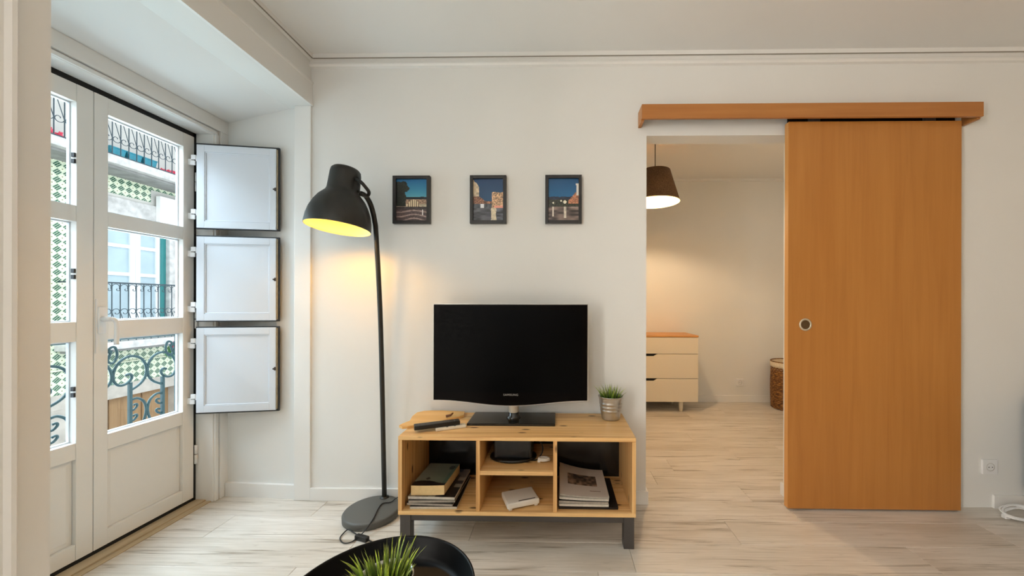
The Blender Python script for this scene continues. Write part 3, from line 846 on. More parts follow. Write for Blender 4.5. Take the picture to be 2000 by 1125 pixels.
FD = .026
for i, (xa, xb, ya, yb, fn, lab) in enumerate(((766, 838.5, 343, 437, pic1, 'black framed photo of a dark tree and plaza, nearest the lamp'),
                                               (917, 988, 342, 436.5, pic2, 'black framed dusk photo of a lit street, middle of three'),
                                               (1064.5, 1136, 341, 436, pic3, 'black framed dusk photo with white tower, nearest the doorway'))):
    p0 = atY(xa, yb, WY - FD); p1 = atY(xb, ya, WY - FD)
    x0, z0, x1, z1 = p0.x, p0.z, p1.x, p1.z; fw = .0175
    pf = tag(empty('picture_frame', ((x0 + x1) / 2, WY, z0)), lab, 'picture', 'framed photographs in a row')
    m = MB(); yf, yb_ = WY - FD, WY - .0005
    m.bbox(x0, x0 + fw, yf, yb_, z0, z1, .0012); m.bbox(x1 - fw, x1, yf, yb_, z0, z1, .0012)
    m.bbox(x0 + fw, x1 - fw, yf, yb_, z0, z0 + fw, .0012); m.bbox(x0 + fw, x1 - fw, yf, yb_, z1 - fw, z1, .0012)
    m.build('frame', M['frame'], pf)
    yp = WY - .014
    pr = print_mesh('photo', [(x0 + fw, yp, z0 + fw), (x1 - fw, yp, z0 + fw), (x1 - fw, yp, z1 - fw), (x0 + fw, yp, z1 - fw)], 84, 112, fn, M['print'], pf)

# ------------------------------------------------------------------ grass in zinc pots


def pot_plant(loc, label, seed, rt, h, nb, bh, spread, br):
    rnd = random.Random(seed)
    o = tag(empty('potted_grass', loc, None, True), label, 'plant', 'artificial grass in zinc pots')
    rb = rt * .74
    m = MB(); pr = [(.0001, .0015), (rb - .002, .0015), (rb, .004)]
    n = 26
    for i in range(n + 1):
        z = .006 + (h - .010) * i / n; u = z / h; r = rb + (rt - rb) * u
        for c in (.40, .55, .70): r += .0022 * math.exp(-((u - c) / .035) ** 2)
        pr.append((r, z))
    pr += [(rt + .0022, h - .002), (rt + .0022, h + .001), (rt - .001, h + .001), (rt - .004, h - .012), (rt * .93, h - .02)]
    m.lathe(pr, 44); m.build('pot', M['zinc'], o)
    m = MB(); m.disc(rt * .95, h - .014, 32); m.build('soil', M['soil'], o)
    V = []; Fc = []; Cc = []
    for k in range(nb):
        a = rnd.uniform(0, 2 * math.pi); rr = rt * .85 * math.sqrt(rnd.random()); hh = bh * rnd.uniform(.55, 1.0)
        lean = (rr / rt) * spread * rnd.uniform(.5, 1.25); base = Vector((rr * math.cos(a), rr * math.sin(a), h - .016))
        dr = Vector((math.cos(a + rnd.uniform(-.5, .5)), math.sin(a + rnd.uniform(-.5, .5)), 0)); wd = br * rnd.uniform(.7, 1.2)
        sd_ = Vector((-dr.y, dr.x, 0)); fw_ = rnd.uniform(0, math.pi); sd_ = sd_ * math.cos(fw_) + dr * math.sin(fw_)
        o0 = len(V); ns = 5; g = rnd.uniform(.75, 1.2)
        for i in range(ns + 1):
            u = i / ns; p = base + Vector((0, 0, hh * (u - .15 * lean * u * u))) + dr * (hh * lean * (0.35 * u + .65 * u * u)); ww = wd * (1 - u) ** .7 * (1 if i else .8)
            if i < ns: V += [p - sd_ * ww, p + sd_ * ww]
            else: V.append(p)
        for i in range(ns - 1): Fc.append([o0 + 2 * i, o0 + 2 * i + 1, o0 + 2 * i + 3, o0 + 2 * i + 2]); Cc.append((i / ns, g, 4))
        Fc.append([o0 + 2 * ns - 2, o0 + 2 * ns - 1, o0 + 2 * ns]); Cc.append((1, g, 3))
    me = bpy.data.meshes.new('grass_blades'); me.from_pydata([tuple(p) for p in V], [], Fc); me.materials.append(M['grass'])
    at = me.color_attributes.new('print', 'FLOAT_COLOR', 'CORNER'); data = []
    for u, g, nn in Cc:
        c = lin((min(255, (84 + 86 * u) * g), min(255, (116 + 66 * u) * g), 36 + 44 * u)); data += [*c, 1.0] * nn
    at.data.foreach_set('color', data); me.update()
    gb = link('grass_blades', me, o); gb['kind'] = 'stuff'; gb['label'] = 'thin green artificial grass blades'
    return o


pb = atZ(1192, 815, BZ1)
pot_plant((pb.x, 1.965, BZ1), 'small artificial grass in zinc pot standing on the pine bench', 3, .064, .122, 100, .080, .85, .0032)

# ------------------------------------------------------------------ black tray table with its plant
TC = Vector((-0.416, 0.845, 0)); RZ = .450
tr = tag(empty('tray_table', TC), 'round black metal tray table in the foreground', 'table')
T = Matrix.Translation(TC)
m = MB(); m.lathe([(.0001, RZ - .060), (.190, RZ - .060), (.199, RZ - .056), (.205, RZ - .046), (.216, RZ - .004), (.218, RZ), (.2215, RZ), (.2215, RZ - .004), (.210, RZ - .050), (.202, RZ - .062), (.190, RZ - .066), (.0001, RZ - .066)], 72, T)
m.build('tray', M['tray'], tr)
for k in range(4):
    a = R(45 + 90 * k); c, s_ = math.cos(a), math.sin(a)
    m = MB(); m.tube([TC + Vector((.17 * c, .17 * s_, RZ - .0665)), TC + Vector((.185 * c, .185 * s_, .0))], .008, 10); m.build('leg', M['tray'], tr)
m = MB(); m.tube([TC + Vector((.172 * math.cos(R(x)), .172 * math.sin(R(x)), RZ - .072)) for x in range(0, 361, 12)], .006, 8, False); m.build('frame_ring', M['tray'], tr)
pp = atY(755, 1098, .82)
pot_plant((pp.x, .815, RZ - .0598), 'artificial grass in zinc pot standing in the black tray', 9, .059, .125, 130, .088, .72, .0036)

# ------------------------------------------------------------------ magazines and a book, left compartment
FZ = BZ0 + t


def magazine(x0, x1, y0, y1, z0, z1, ang, label, edge, cover_fn=None, cover_mat=None, cat='magazine', group=None, name='magazine', warp=None):
    cx, cy = (x0 + x1) / 2, (y0 + y1) / 2
    T = Matrix.Translation((cx, cy, 0)) @ Matrix.Rotation(R(ang), 4, 'Z') @ Matrix.Translation((-cx, -cy, 0))
    o = tag(empty(name, (cx, cy, z0)), label, cat, group)

    def sheet(za, zb, g, nx=14, ny=8):
        mm = MB(); V = []
        for zz in (za, zb):
            for j in range(ny + 1):
                for i in range(nx + 1):
                    u, v = i / nx, j / ny; dz = warp(u, v) if warp else 0
                    V.append((x0 + g + (x1 - x0 - 2 * g) * u, y0 + g + (y1 - y0 - 2 * g) * v, zz + dz))
        N = (nx + 1) * (ny + 1); Fc = []
        for j in range(ny):
            for i in range(nx):
                a_ = j * (nx + 1) + i; Fc.append([a_, a_ + nx + 1, a_ + nx + 2, a_ + 1]); Fc.append([N + a_, N + a_ + 1, N + a_ + nx + 2, N + a_ + nx + 1])
        for i in range(nx):
            Fc.append([i, i + 1, N + i + 1, N + i]); b_ = ny * (nx + 1) + i; Fc.append([b_ + 1, b_, N + b_, N + b_ + 1])
        for j in range(ny):
            a_ = j * (nx + 1); Fc.append([a_ + nx + 1, a_, N + a_, N + a_ + nx + 1]); b_ = a_ + nx; Fc.append([b_, b_ + nx + 1, N + b_ + nx + 1, N + b_])
        mm.add(V, Fc, T); return mm
    sheet(z0 + .0004, z1 - .0012, .001).build('pages', edge, o)
    if cover_fn:
        print_mesh('cover', [T @ Vector((x0, y0, z1)), T @ Vector((x1, y0, z1)), T @ Vector((x1, y1, z1)), T @ Vector((x0, y1, z1))], 40, 52, cover_fn, M['cover'], o, (lambda u, v: Vector((0, 0, warp(u, v)))) if warp else None)
        sheet(z1 - .0011, z1 - .0002, 0).build('cover_edge', edge, o)
    else:
        sheet(z1 - .0011, z1, 0).build('cover', cover_mat or M['cover_dark'], o)
    return o


g1 = 'magazines in the left compartment'


def mosaic(seed, pal):
    rnd = random.Random(seed); cells = [[rnd.choice(pal) for _ in range(7)] for _ in range(9)]
    return lambda u, v: cells[min(8, int(v * 9))][min(6, int(u * 7))]


fy = 1.702
z = FZ + .0003
specs = [(-.690, -.470, .0125, 1, M['paper'], 'white magazine at the very bottom of the left compartment stack'),
         (-.700, -.482, .0115, -2, M['paper_grey'], 'second magazine from the bottom, left compartment stack'),
         (-.702, -.484, .0125, 2, M['paper_grey'], 'third magazine from the bottom, left compartment stack'),
         (-.700, -.478, .0130, -1, M['paper'], 'top magazine with dark patterned cover under the green book')]
for i, (x0, x1, th, an, pm, lab) in enumerate(specs):
    top = i == 3
    magazine(x0, x1, fy + .004 * i, fy + .295 + .002 * i, z, z + th, an, lab, pm, mosaic(5, [(28, 22, 22), (40, 32, 30), (96, 84, 72), (24, 22, 24), (140, 132, 116)]) if top else None, group=g1)
    z += th + .0004


def green_book(u, v):
    if v < .16 + .06 * math.sin(u * 5): return (34, 26, 26)
    if (u - .35) ** 2 + ((v - .30) * 1.4) ** 2 < .004: return (30, 26, 26)
    if u > .72 and v > .72 and (u - .85) ** 2 + (v - .8) ** 2 < .008: return (24, 32, 28)
    if u > .88: return (84, 104, 90)
    return (124 - 22 * u, 126 - 14 * u, 112 - 18 * u)


magazine(-.688, -.527, fy + .020, fy + .262, z, z + .046, -2, 'thick paperback with grey green cover on the left stack', M['paper_cream'], green_book, cat='book', name='paperback_book', warp=lambda u, v: .006 * u * u * (1 - v))

# right compartment
g2 = 'magazines in the right compartment'
z = FZ + .0003


def rwarp(k): return lambda u, v: k * ((1 - u) ** 2) * (0.35 + .65 * v)


rx = [(.004, .282, .010, M['cover_dark'], None, 'wide dark folder at the bottom of the right compartment stack', 0.0, 0),
      (.006, .238, .011, M['paper'], None, 'white magazine lying on the dark folder', .004, 0),
      (.006, .237, .012, M['paper_grey'], None, 'dark covered magazine in the middle of the right compartment stack', .010, 1),
      (.007, .239, .010, M['paper'], None, 'thin pale magazine just under the curled one', .016, 0),
      (.010, .241, .008, M['paper_grey'], 1, 'grey magazine with photo on cover curling up against the divider', .026, 0)]


def grey_cover(u, v):
    if .18 < u < .80 and .34 < v < .72:
        return shade((112, 92, 76), .4 + 1.1 * vnoise(u * 18, v * 16))
    if .62 < u < .85 and .17 < v < .20: return (120, 96, 76)
    return (196, 186, 176)


for i, (x0, x1, th, pm, cf, lab, wk, an) in enumerate(rx):
    magazine(x0, x1, fy + .012 + .002 * i, fy + .300, z, z + th, 0, lab, pm, grey_cover if cf else None, M['cover_dark'] if i in (0, 2) else M['paper'], group=g2, warp=rwarp(wk * 1.6), name='magazine' if i else 'folder', cat='magazine' if i else 'folder')
    z += th + .0006

# ------------------------------------------------------------------ router, black box, adapter
rc = atZ(1016, 985, FZ)
rt_ = tag(empty('wifi_router', (rc.x, rc.y, FZ)), 'flat white router lying askew in the lower middle compartment', 'router')
T = Matrix.Translation((rc.x, rc.y + .02, FZ)) @ Matrix.Rotation(R(22), 4, 'Z')
m = MB(); m.bbox(-.078, .078, -.062, .062, .008, .034, .009, 3, T); m.build('case', M['router_white'], rt_)
for sx in (-1, 1):
    for sy in (-1, 1): MB().bbox(sx * .062 - .009, sx * .062 + .009, sy * .050 - .009, sy * .050 + .009, .0003, .012, .003, 1, T).build('foot', M['router_white'], rt_)
MB().bbox(-.022, .060, -.052, -.046, .0336, .0346, .0003, 1, T).build('slot', M['device_black'], rt_)
bx = tag(empty('set_top_box', (-.20, 1.86, .352)), 'black set top box on the shelf above the white router', 'set top box')
m = MB(); m.bbox(-.315, -.125, 1.80, 1.93, .3525, .470, .016, 3); m.build('case', M['device_black'], bx)
m = MB(); m.lathe([(.0001, .3525), (.095, .3525), (.102, .358), (.100, .366), (.080, .370), (.0001, .371)], 40, Matrix.Translation((-.222, 1.845, 0)) @ Matrix.Diagonal((1.15, .8, 1, 1))); m.build('foot_disc', M['device_black'], bx)
m = MB(); m.tube(smooth_pts([(-.13, 1.90, .44), (-.085, 1.86, .42), (-.075, 1.83, .39), (-.10, 1.81, .358), (-.13, 1.80, .356)], 6), .003, 6); m.build('cable', M['cord'], bx)
ad = tag(empty('charger_cable', (-.06, 1.80, .352)), 'small white coiled charger cable beside the black box', 'cable')
m = MB(); m.tube(smooth_pts([(-.066 + .026 * math.cos(R(x)), 1.80 + .018 * math.sin(R(x)), .357 + x * .00002) for x in range(0, 700, 30)], 2), .0042, 8); m.build('loop', M['router_white'], ad)
m = MB(); m.bbox(-.098, -.084, 1.785, 1.805, .3525, .367, .003); m.build('plug', M['router_white'], ad)

# ------------------------------------------------------------------ things on the bench top
pts = [(780, 831), (788, 827), (801, 822), (806, 813), (815, 806), (828, 803), (846, 799.5), (864, 801), (884, 803), (908, 804), (906, 811), (880, 818), (850, 825), (815, 830), (797, 833), (786, 834)]
bd = tag(empty('wooden_board', (-.62, 1.93, BZ1)), 'thin honey coloured wooden board overhanging the left bench edge', 'board')
poly = [(atZ(a_, b_, BZ1 + .012)) for a_, b_ in pts]
poly = [(p_.x, min(p_.y, 2.05)) for p_ in poly]
m = MB(); m.prism(poly, 'z', BZ1 + .0004, BZ1 + .012); m.build('board_slab', M['serving_board'], bd)
m = MB(); c_ = atZ(884, 812, BZ1 + .02); m.tube([c_ + Vector((-.03, -.012, 0)), c_ + Vector((-.008, -.002, .003)), c_ + Vector((.004, .002, .014))], [.007, .006, .003], 8); m.build('stem', plain('dark_wood_stem', (112, 66, 30), .6), bd)


def remote(name, a_, b_, wd, th, zb, mat, btn, label):
    A = atZ(*a_, zb + th); B = atZ(*b_, zb + th); mid = (A + B) / 2; L = (B - A).length; an = math.atan2(B.y - A.y, B.x - A.x)
    o = tag(empty(name, (mid.x, mid.y, zb)), label, 'remote control')
    T = Matrix.Translation((mid.x, mid.y, zb)) @ Matrix.Rotation(an, 4, 'Z')
    MB().bbox(-L / 2, L / 2, -wd / 2, wd / 2, .0003, th, .005, 2, T).build('case', mat, o)
    rnd = random.Random(4)
    for i in range(7):
        for j in (-1, 0, 1):
            if btn == 'few' and (i not in (2, 4) or j == 1): continue
            x = -L * .38 + L * .76 * i / 6; MB().bbox(x - .005, x + .005, j * wd * .27 - .004, j * wd * .27 + .004, th - .0005, th + .0014, .0008, 1, T).build('button', M['remote_button'], o)
    return o


remote('remote_control', (809, 831), (898, 820), .046, .020, BZ1 + .0125, M['remote_black'], 'many', 'black remote control lying across the wooden board')
remote('remote_control', (851, 836), (910, 828), .034, .014, BZ1, M['remote_white'], 'few', 'slim white remote control in front of the black one')

# ------------------------------------------------------------------ wall sockets, loose cable


def socket(c, label):
    o = tag(empty('wall_socket', c), label, 'socket', 'wall sockets')
    MB().bbox(c.x - .041, c.x + .041, c.y - .010, c.y - .0004, c.z - .041, c.z + .041, .004, 2).build('plate', M['plastic_white'], o)
    T = Matrix.Translation((c.x, c.y - .010, c.z)) @ Matrix.Rotation(R(90), 4, 'X')
    m = MB(); m.lathe([(.022, .0012), (.0205, .0012), (.019, -.006), (.0001, -.006)], 28, T); m.build('socket_cup', plain('socket_cup_grey', (168, 160, 148), .5), o)
    for s_ in (-1, 1):
        m = MB(); m.lathe([(.0028, .0015), (.0001, .0015)], 10, T @ Matrix.Translation((s_ * .0095, 0, 0))); m.build('pin_hole', M['dark_gap'], o)
    return o


c = atY(1931, 909, WY); socket(Vector((c.x, WY, c.z)), 'white wall socket low on wall right of the sliding door')
c = atY(1445, 746, BRY); socket(Vector((c.x, BRY, c.z)), 'white wall socket on the far bedroom wall above skirting')
cc = atZ(1976, 1003, .0); cc = Vector((cc.x, 1.975, 0))
cb = tag(empty('coiled_cable', cc), 'white cable coiled loosely on the floor by the right wall', 'cable')
rnd = random.Random(2)
pts = []
for k in range(0, 360 * 5, 20):
    a_ = R(k); rr = .062 + .014 * math.sin(k * .0113) + .008 * math.sin(k * .037)
    pts.append(cc + Vector((rr * 1.15 * math.cos(a_) + .010 * math.sin(k * .006), rr * .62 * math.sin(a_), .012 + .034 * (0.5 + .5 * math.sin(a_ + .4)) + .006 * math.sin(k * .011))))
pts += [cc + Vector((.12, .02, .02)), cc + Vector((.25, .03, .006)), cc + Vector((.45, .02, .006))]
m = MB(); m.tube(smooth_pts(pts, 3), .0038, 7); m.build('cable_loops', M['plastic_white'], cb)
m = MB(); m.bbox(cc.x - .085, cc.x - .06, cc.y - .01, cc.y + .012, .0005, .02, .004); m.build('plug', M['plastic_white'], cb)

# ------------------------------------------------------------------ bedroom: dresser, basket, pendant
dr = tag(empty('dresser', (.92, 4.0, 0)), 'cream white chest of drawers with birch top in the bedroom', 'dresser')
X0, X1, Y0, Y1 = .402, 1.440, 3.805, 4.205
MB().bbox(X0, X1, Y0 + .018, Y1, .105, .772, .002).build('carcass', M['dresser_side'], dr)
MB().bbox(X0 - .002, X1 + .002, Y0 - .002, Y1, .772, .790, .002).build('top_board', M['birch'], dr)
zz = [(.108, .345), (.350, .598), (.603, .768)]
for i, (z0, z1) in enumerate(zz):
    # drawer front with a scooped finger notch at the middle of its upper edge
    poly = [(X0 + .003, z0), (X1 - .003, z0), (X1 - .003, z1)]
    if i < 2:
        poly += [(1.02, z1), (.985, z1 - .022), (.855, z1 - .022), (.82, z1)]
    poly += [(X0 + .003, z1)]
    m = MB(); m.prism(poly, 'y', Y0, Y0 + .017); dw = m.build('drawer_front', M['dresser'], dr)
    if i < 2: MB().box(.815, 1.025, Y0 + .0165, Y0 + .0178, z1 - .03, z1 + .002).build('finger_slot', M['dark_gap'], dw)
for x in (X0 + .15, X1 - .165):
    for yy in (Y0 + .04, Y1 - .06):
        m = MB(); m.lathe([(.0001, 0), (.016, 0), (.026, .1048), (.0001, .1048)], 16, Matrix.Translation((x, yy, 0))); m.build('leg', M['dresser'], dr)

bs = Vector((2.505, 3.985, 0)); bk = tag(empty('laundry_basket', bs), 'brown woven laundry basket with cream rim behind sliding door', 'basket')
m = MB(); prof = []
nr = 92
for i in range(nr + 1):
    z_ = .004 + .440 * i / nr; prof.append((.196 + .006 * math.sin(z_ / .44 * math.pi), z_))
m.lathe(prof, 120, Matrix.Translation(bs), mod=lambda a_, i: .0042 * math.sin(i * 2 * math.pi / 4) * 1.0 + .003 * math.sin(a_ * 30 + (i // 4 % 2) * math.pi)); m.disc(.19, .006, 40, Matrix.Translation(bs))
m.build('woven_body', M['wicker'], bk)
m = MB(); m.lathe([(.201, .442), (.206, .446), (.207, .488), (.202, .4965), (.196, .496), (.190, .30), (.188, .02)], 60, Matrix.Translation(bs)); m.build('lining_rim', M['cloth'], bk)
m = MB(); m.lathe([(.203, .495), (.206, .500), (.203, .506), (.197, .504), (.196, .496)], 60, Matrix.Translation(bs)); m.build('rim', M['wicker'], bk)

pc = atY(1279, 380, 3.2)
pd = tag(empty('pendant_lamp', (pc.x, 3.2, CEIL)), 'lit pendant lamp with tapered brown shade seen through doorway', 'lamp')
zt = atY(1279, 334, 3.2).z; zb = atY(1279, 395, 3.2).z
T = Matrix.Translation((pc.x, 3.2, 0))
m = MB(); m.lathe([(.205, zb), (.125, zt), (.1238, zt), (.2038, zb)], 56, T, True); sh_ = m.build('shade', M['pendant'], pd)
m = MB(); m.lathe([(.2055, zb - .002), (.2055, zb + .004), (.2025, zb + .004), (.2025, zb - .002)], 56, T, True); m.build('shade_rim', M['pendant_in'], sh_)
m = MB(); m.lathe([(.2030, zb + .001), (.1230, zt - .001)], 56, T); m.build('shade_lining', M['pendant_in'], sh_)
m = MB(); m.lathe([(.0001, zt - .004), (.1225, zt - .004), (.1225, zt - .001), (.0001, zt - .001)], 48, T); m.build('shade_top', M['pendant_top'], sh_)
m = MB(); m.tube([(pc.x, 3.2, zt - .06), (pc.x, 3.2, CEIL - .02)], .0035, 8); m.build('cord', M['cord'], pd)
m = MB(); m.lathe([(.0001, CEIL - .03), (.03, CEIL - .03), (.05, CEIL - .012), (.05, CEIL), (.0001, CEIL)], 28, T); m.build('ceiling_rose', M['plastic_white'], pd)
m = MB(); m.lathe([(.0001, zt - .165), (.022, zt - .155), (.03, zt - .135), (.026, zt - .11), (.016, zt - .09), (.016, zt - .05), (.0001, zt - .05)], 24, T); m.build('bulb', M['bulb'], pd)
for k in range(3):
    a_ = R(20 + 120 * k); m = MB(); m.tube([(pc.x + .016 * math.cos(a_), 3.2 + .016 * math.sin(a_), zt - .06), (pc.x + .123 * math.cos(a_), 3.2 + .123 * math.sin(a_), zt - .003)], .002, 6); m.build('spoke', M['steel_dark'], pd)
pl2 = bpy.data.lights.new('pendant_light', 'POINT'); pl2.energy = 36; pl2.color = (1.0, .73, .46); pl2.shadow_soft_size = .03
po = bpy.data.objects.new('pendant_light', pl2); COL.objects.link(po); po.location = (pc.x, 3.2, zt - .19)

wlp = tag(empty('fill_wall_lamp', (2.3, WY + WT, 1.78)), 'unseen small opal globe lamp added on the bedroom side of the partition wall', 'lamp')  # unseen lamp, added to brighten the upper bedroom wall
T = Matrix.Translation((2.3, WY + WT, 1.78)) @ Matrix.Rotation(R(-90), 4, 'X')
m = MB(); m.lathe([(.0001, .0005), (.05, .0005), (.05, .012), (.04, .018), (.012, .02), (.012, .075), (.0001, .075)], 28, T); m.build('bracket', M['zinc'], wlp)
m = MB(); m.lathe([(.070 * math.sin(R(x)) + .0001, .145 - .070 * math.cos(R(x))) for x in range(0, 181, 12)], 32, T); m.build('globe', M['globe'], wlp)
wl_ = bpy.data.lights.new('fill_wall_lamp_light', 'POINT'); wl_.energy = 6.5; wl_.color = (1.0, .74, .48); wl_.shadow_soft_size = .07
wo = bpy.data.objects.new('fill_wall_lamp_light', wl_); COL.objects.link(wo); wo.location = (2.3, WY + WT + .30, 1.78)

# ------------------------------------------------------------------ living room ceiling lamp (unseen, added behind the camera for warm fill) and sofa end just outside the frame
gl = tag(empty('added_ceiling_lamp', (1.3, -.7, CEIL)), 'unseen round opal glass ceiling lamp added behind the camera', 'lamp')
T = Matrix.Translation((1.3, -.7, 0))
m = MB(); m.lathe([(.0001, CEIL - .15), (.09, CEIL - .142), (.15, CEIL - .115), (.18, CEIL - .07), (.17, CEIL - .03), (.0001, CEIL - .025)], 40, T); m.build('glass_bowl', M['globe'], gl)
m = MB(); m.lathe([(.0001, CEIL - .0249), (.10, CEIL - .0249), (.10, CEIL - .0005), (.0001, CEIL - .0005)], 32, T); m.build('mount', M['plastic_white'], gl)
sf = tag(empty('sofa', (2.62, 1.2, 0)), 'blue grey upholstered sofa end against the right of back wall', 'sofa')
for x0, x1, y0, y1, z0, z1, nm in ((2.535, 2.74, 1.15, 2.05, .10, .62, 'arm'), (2.74, 3.50, 1.84, 2.04, .10, .82, 'backrest'), (2.74, 3.50, 1.16, 1.84, .10, .30, 'seat_base'), (2.75, 3.49, 1.10, 1.83, .30, .45, 'seat_cushion')):
    MB().bbox(x0, x1, y0, y1, z0, z1, .035, 3).build(nm, M['sofa'], sf)
for x, yy in ((2.60, 1.22), (2.60, 1.98), (3.44, 1.2), (3.44, 1.98)):
    m = MB(); m.lathe([(.0001, 0), (.018, 0), (.024, .101), (.0001, .101)], 12, Matrix.Translation((x, yy, 0))); m.build('leg', M['pine_z'], sf)

# ------------------------------------------------------------------ outside: our balcony
m = MB(); m.bbox(-2.62, -2.12, -.2, 3.2, -.10, -.012, .01)
struct(m.build('balcony_floor', M['balcony_stone']), 'blue grey stone floor of the narrow balcony')
XB = -2.45
br_ = tag(empty('balcony_railing', (XB, 1.9, -.01)), 'teal wrought iron balcony railing with scrolls outside the door', 'railing')


def crop3(a_, b_): q_ = atX(200 + a_ / 5.11, 640 + b_ / 5.11, XB); return (q_.y, q_.z)


ctr = crop3(446, 430)[0]
up_half = [crop3(*p_) for p_ in ((612, 572), (530, 550), (475, 510), (451, 450), (460, 370), (510, 292), (600, 252), (680, 275), (728, 340), (735, 420), (700, 480), (650, 496), (603, 478), (586, 445), (605, 415), (638, 418))]
lo_half = [crop3(*p_) for p_ in ((600, 662), (545, 665), (485, 715), (457, 780), (455, 850), (480, 925))]
curl1 = [crop3(*p_) for p_ in ((604, 752), (570, 762), (540, 742), (545, 720), (570, 718))]
curl2 = [crop3(*p_) for p_ in ((604, 850), (570, 858), (540, 838), (548, 818), (575, 818))]
curl3 = [(crop3(735, 240)[0], .86), (crop3(700, 240)[0], .80), (crop3(660, 240)[0], .79), (crop3(632, 200)[0], .83), (crop3(650, 110)[0], .875), (crop3(690, 110)[0], .87), (crop3(690, 150)[0], .845)]
post_y = crop3(742, 400)[0]; half = post_y - ctr; sp_y = crop3(602, 700)[0] - ctr
zbase = -.012
hr = MB(); hr.bbox(XB - .022, XB + .022, -.2, 3.2, .915, .935, .006); hr.build('handrail', M['iron_teal'], br_)
hr = MB(); hr.bbox(XB - .008, XB + .008, -.2, 3.2, .385, .398, .003); hr.build('lower_rail', M['iron_teal'], br_)
sc_m = {}
for kk in range(-4, 3):
    c0 = ctr + kk * 2 * half
    if kk % 2 == 0: MB().bbox(XB - .008, XB + .008, c0 + half - .008, c0 + half + .008, zbase, .915, .002).build('post', M['iron_teal'], br_)
    for sg in (-1, 1):
        yy = c0 + sg * sp_y
        MB().bbox(XB - .008, XB + .008, yy - .007, yy + .007, .40, .665, .002).build('short_post', M['iron_teal'], br_)
        for nm, pts_, r_ in tuple(x_ for x_ in (('scroll', up_half, .0068), ('arch_scroll', lo_half, .0068), ('curl', curl1, .006), ('curl', curl2, .006), ('top_curl', curl3 if sg > 0 else [(a_ + .045, b_) for a_, b_ in curl3], .0062))):
            m = MB(); m.tube(smooth_pts([(XB, c0 + sg * (a_ - ctr), b_) for a_, b_ in pts_], 4), r_, 7); m.build(nm, M['iron_teal'], br_)
    # plain bars below the lower rail
    for f_ in (-.5, 0, .5): MB().bbox(XB - .006, XB + .006, c0 + f_ * 2 * half - .006, c0 + f_ * 2 * half + .006, zbase, .39, .001).build('bar', M['iron_teal'], br_)


def flower_bunch(name, c, n, rad, r, label, group, leafy=True):
    rnd = random.Random(int(c.x * 100 + c.y * 1000)); o = tag(empty(name, c), label, 'flowers', group)
    m = MB(); lf = MB()
    for i in range(n):
        p_ = c + Vector((rnd.uniform(-1, 1) * rad[0], rnd.uniform(-1, 1) * rad[1], rnd.uniform(.2, 1) * rad[2]))
        for k in range(5):
            a_ = k * 2 * math.pi / 5 + rnd.random(); d_ = Vector((0.5, math.cos(a_), math.sin(a_))) * r
            sd_ = Vector((0, -math.sin(a_), math.cos(a_))) * r * .5
            m.add([p_, p_ + d_ * .7 + sd_, p_ + d_ * 1.2, p_ + d_ * .7 - sd_], [(0, 1, 2, 3)])
        q_ = p_ - Vector((0.01, 0, rnd.uniform(.3, .8) * rad[2])); a_ = rnd.random() * 6
        s1 = Vector((math.cos(a_) * .3, math.cos(a_), math.sin(a_))) * r * 1.6; s2 = Vector((.3, -math.sin(a_), math.cos(a_))) * r * .8
        lf.add([q_ - s1, q_ + s2, q_ + s1, q_ - s2], [(0, 1, 2, 3)])
        lf.tube([q_, p_], r * .12, 4)
    tag(m.build('petals', M['flower'], o), kind='stuff'); tag(lf.build('leaves', M['leaf'], o), kind='stuff')
    return o


fp = atX(338, 680, XB - .05)
flower_bunch('geranium', Vector((XB - .05, fp.y, fp.z - .03)), 9, (.02, .022, .06), .016, 'pink geranium bloom at the near teal railing', None)

# ------------------------------------------------------------------ outside: the tiled house across the street
FX, BFX = -7.0, -6.5
hs = tag(empty('tiled_house', (FX, 6.0, -2.9)), 'house across the street clad in green and cream tiles', 'building')
WY0, WY1, WZ0, WZ1 = 5.50, 6.51, .55, 2.50
GY0, GY1, GZ1 = 5.25, 6.62, -.40
m = MB()
for y0, y1, z0, z1 in ((0, WY0, WZ0, 5.6), (WY1, 12, WZ0, 5.6), (WY0, WY1, WZ1, 5.6), (0, 12, GZ1, WZ0), (0, GY0, -2.9, GZ1), (GY1, 12, -2.9, GZ1)): m.box(FX - .3, FX - .012, y0, y1, z0, z1)
m.build('wall', M['facade'], hs)
m = MB(); m.bbox(FX - .2, FX + .021, 5.319, 6.701, WZ1 - .004, 2.775, .01); m.build('stone_lintel', M['stone'], hs)
for a_, b_ in ((5.32, 5.506), (6.504, 6.70)): MB().bbox(FX - .2, FX + .02, a_, b_, WZ0, WZ1, .01).build('stone_jamb', M['stone'], hs)
m = MB(); m.bbox(FX - .28, FX + .015, 4.0, 8.2, GZ1 - .006, -.19, .01); m.build('stone_band', M['stone_low'], hs)
for a_, b_ in ((4.5, GY0 + .008), (GY1 - .008, 8.0)): MB().bbox(FX - .25, FX + .01, a_, b_, -2.9, GZ1, .01).build('stone_pier', M['stone_low'], hs)
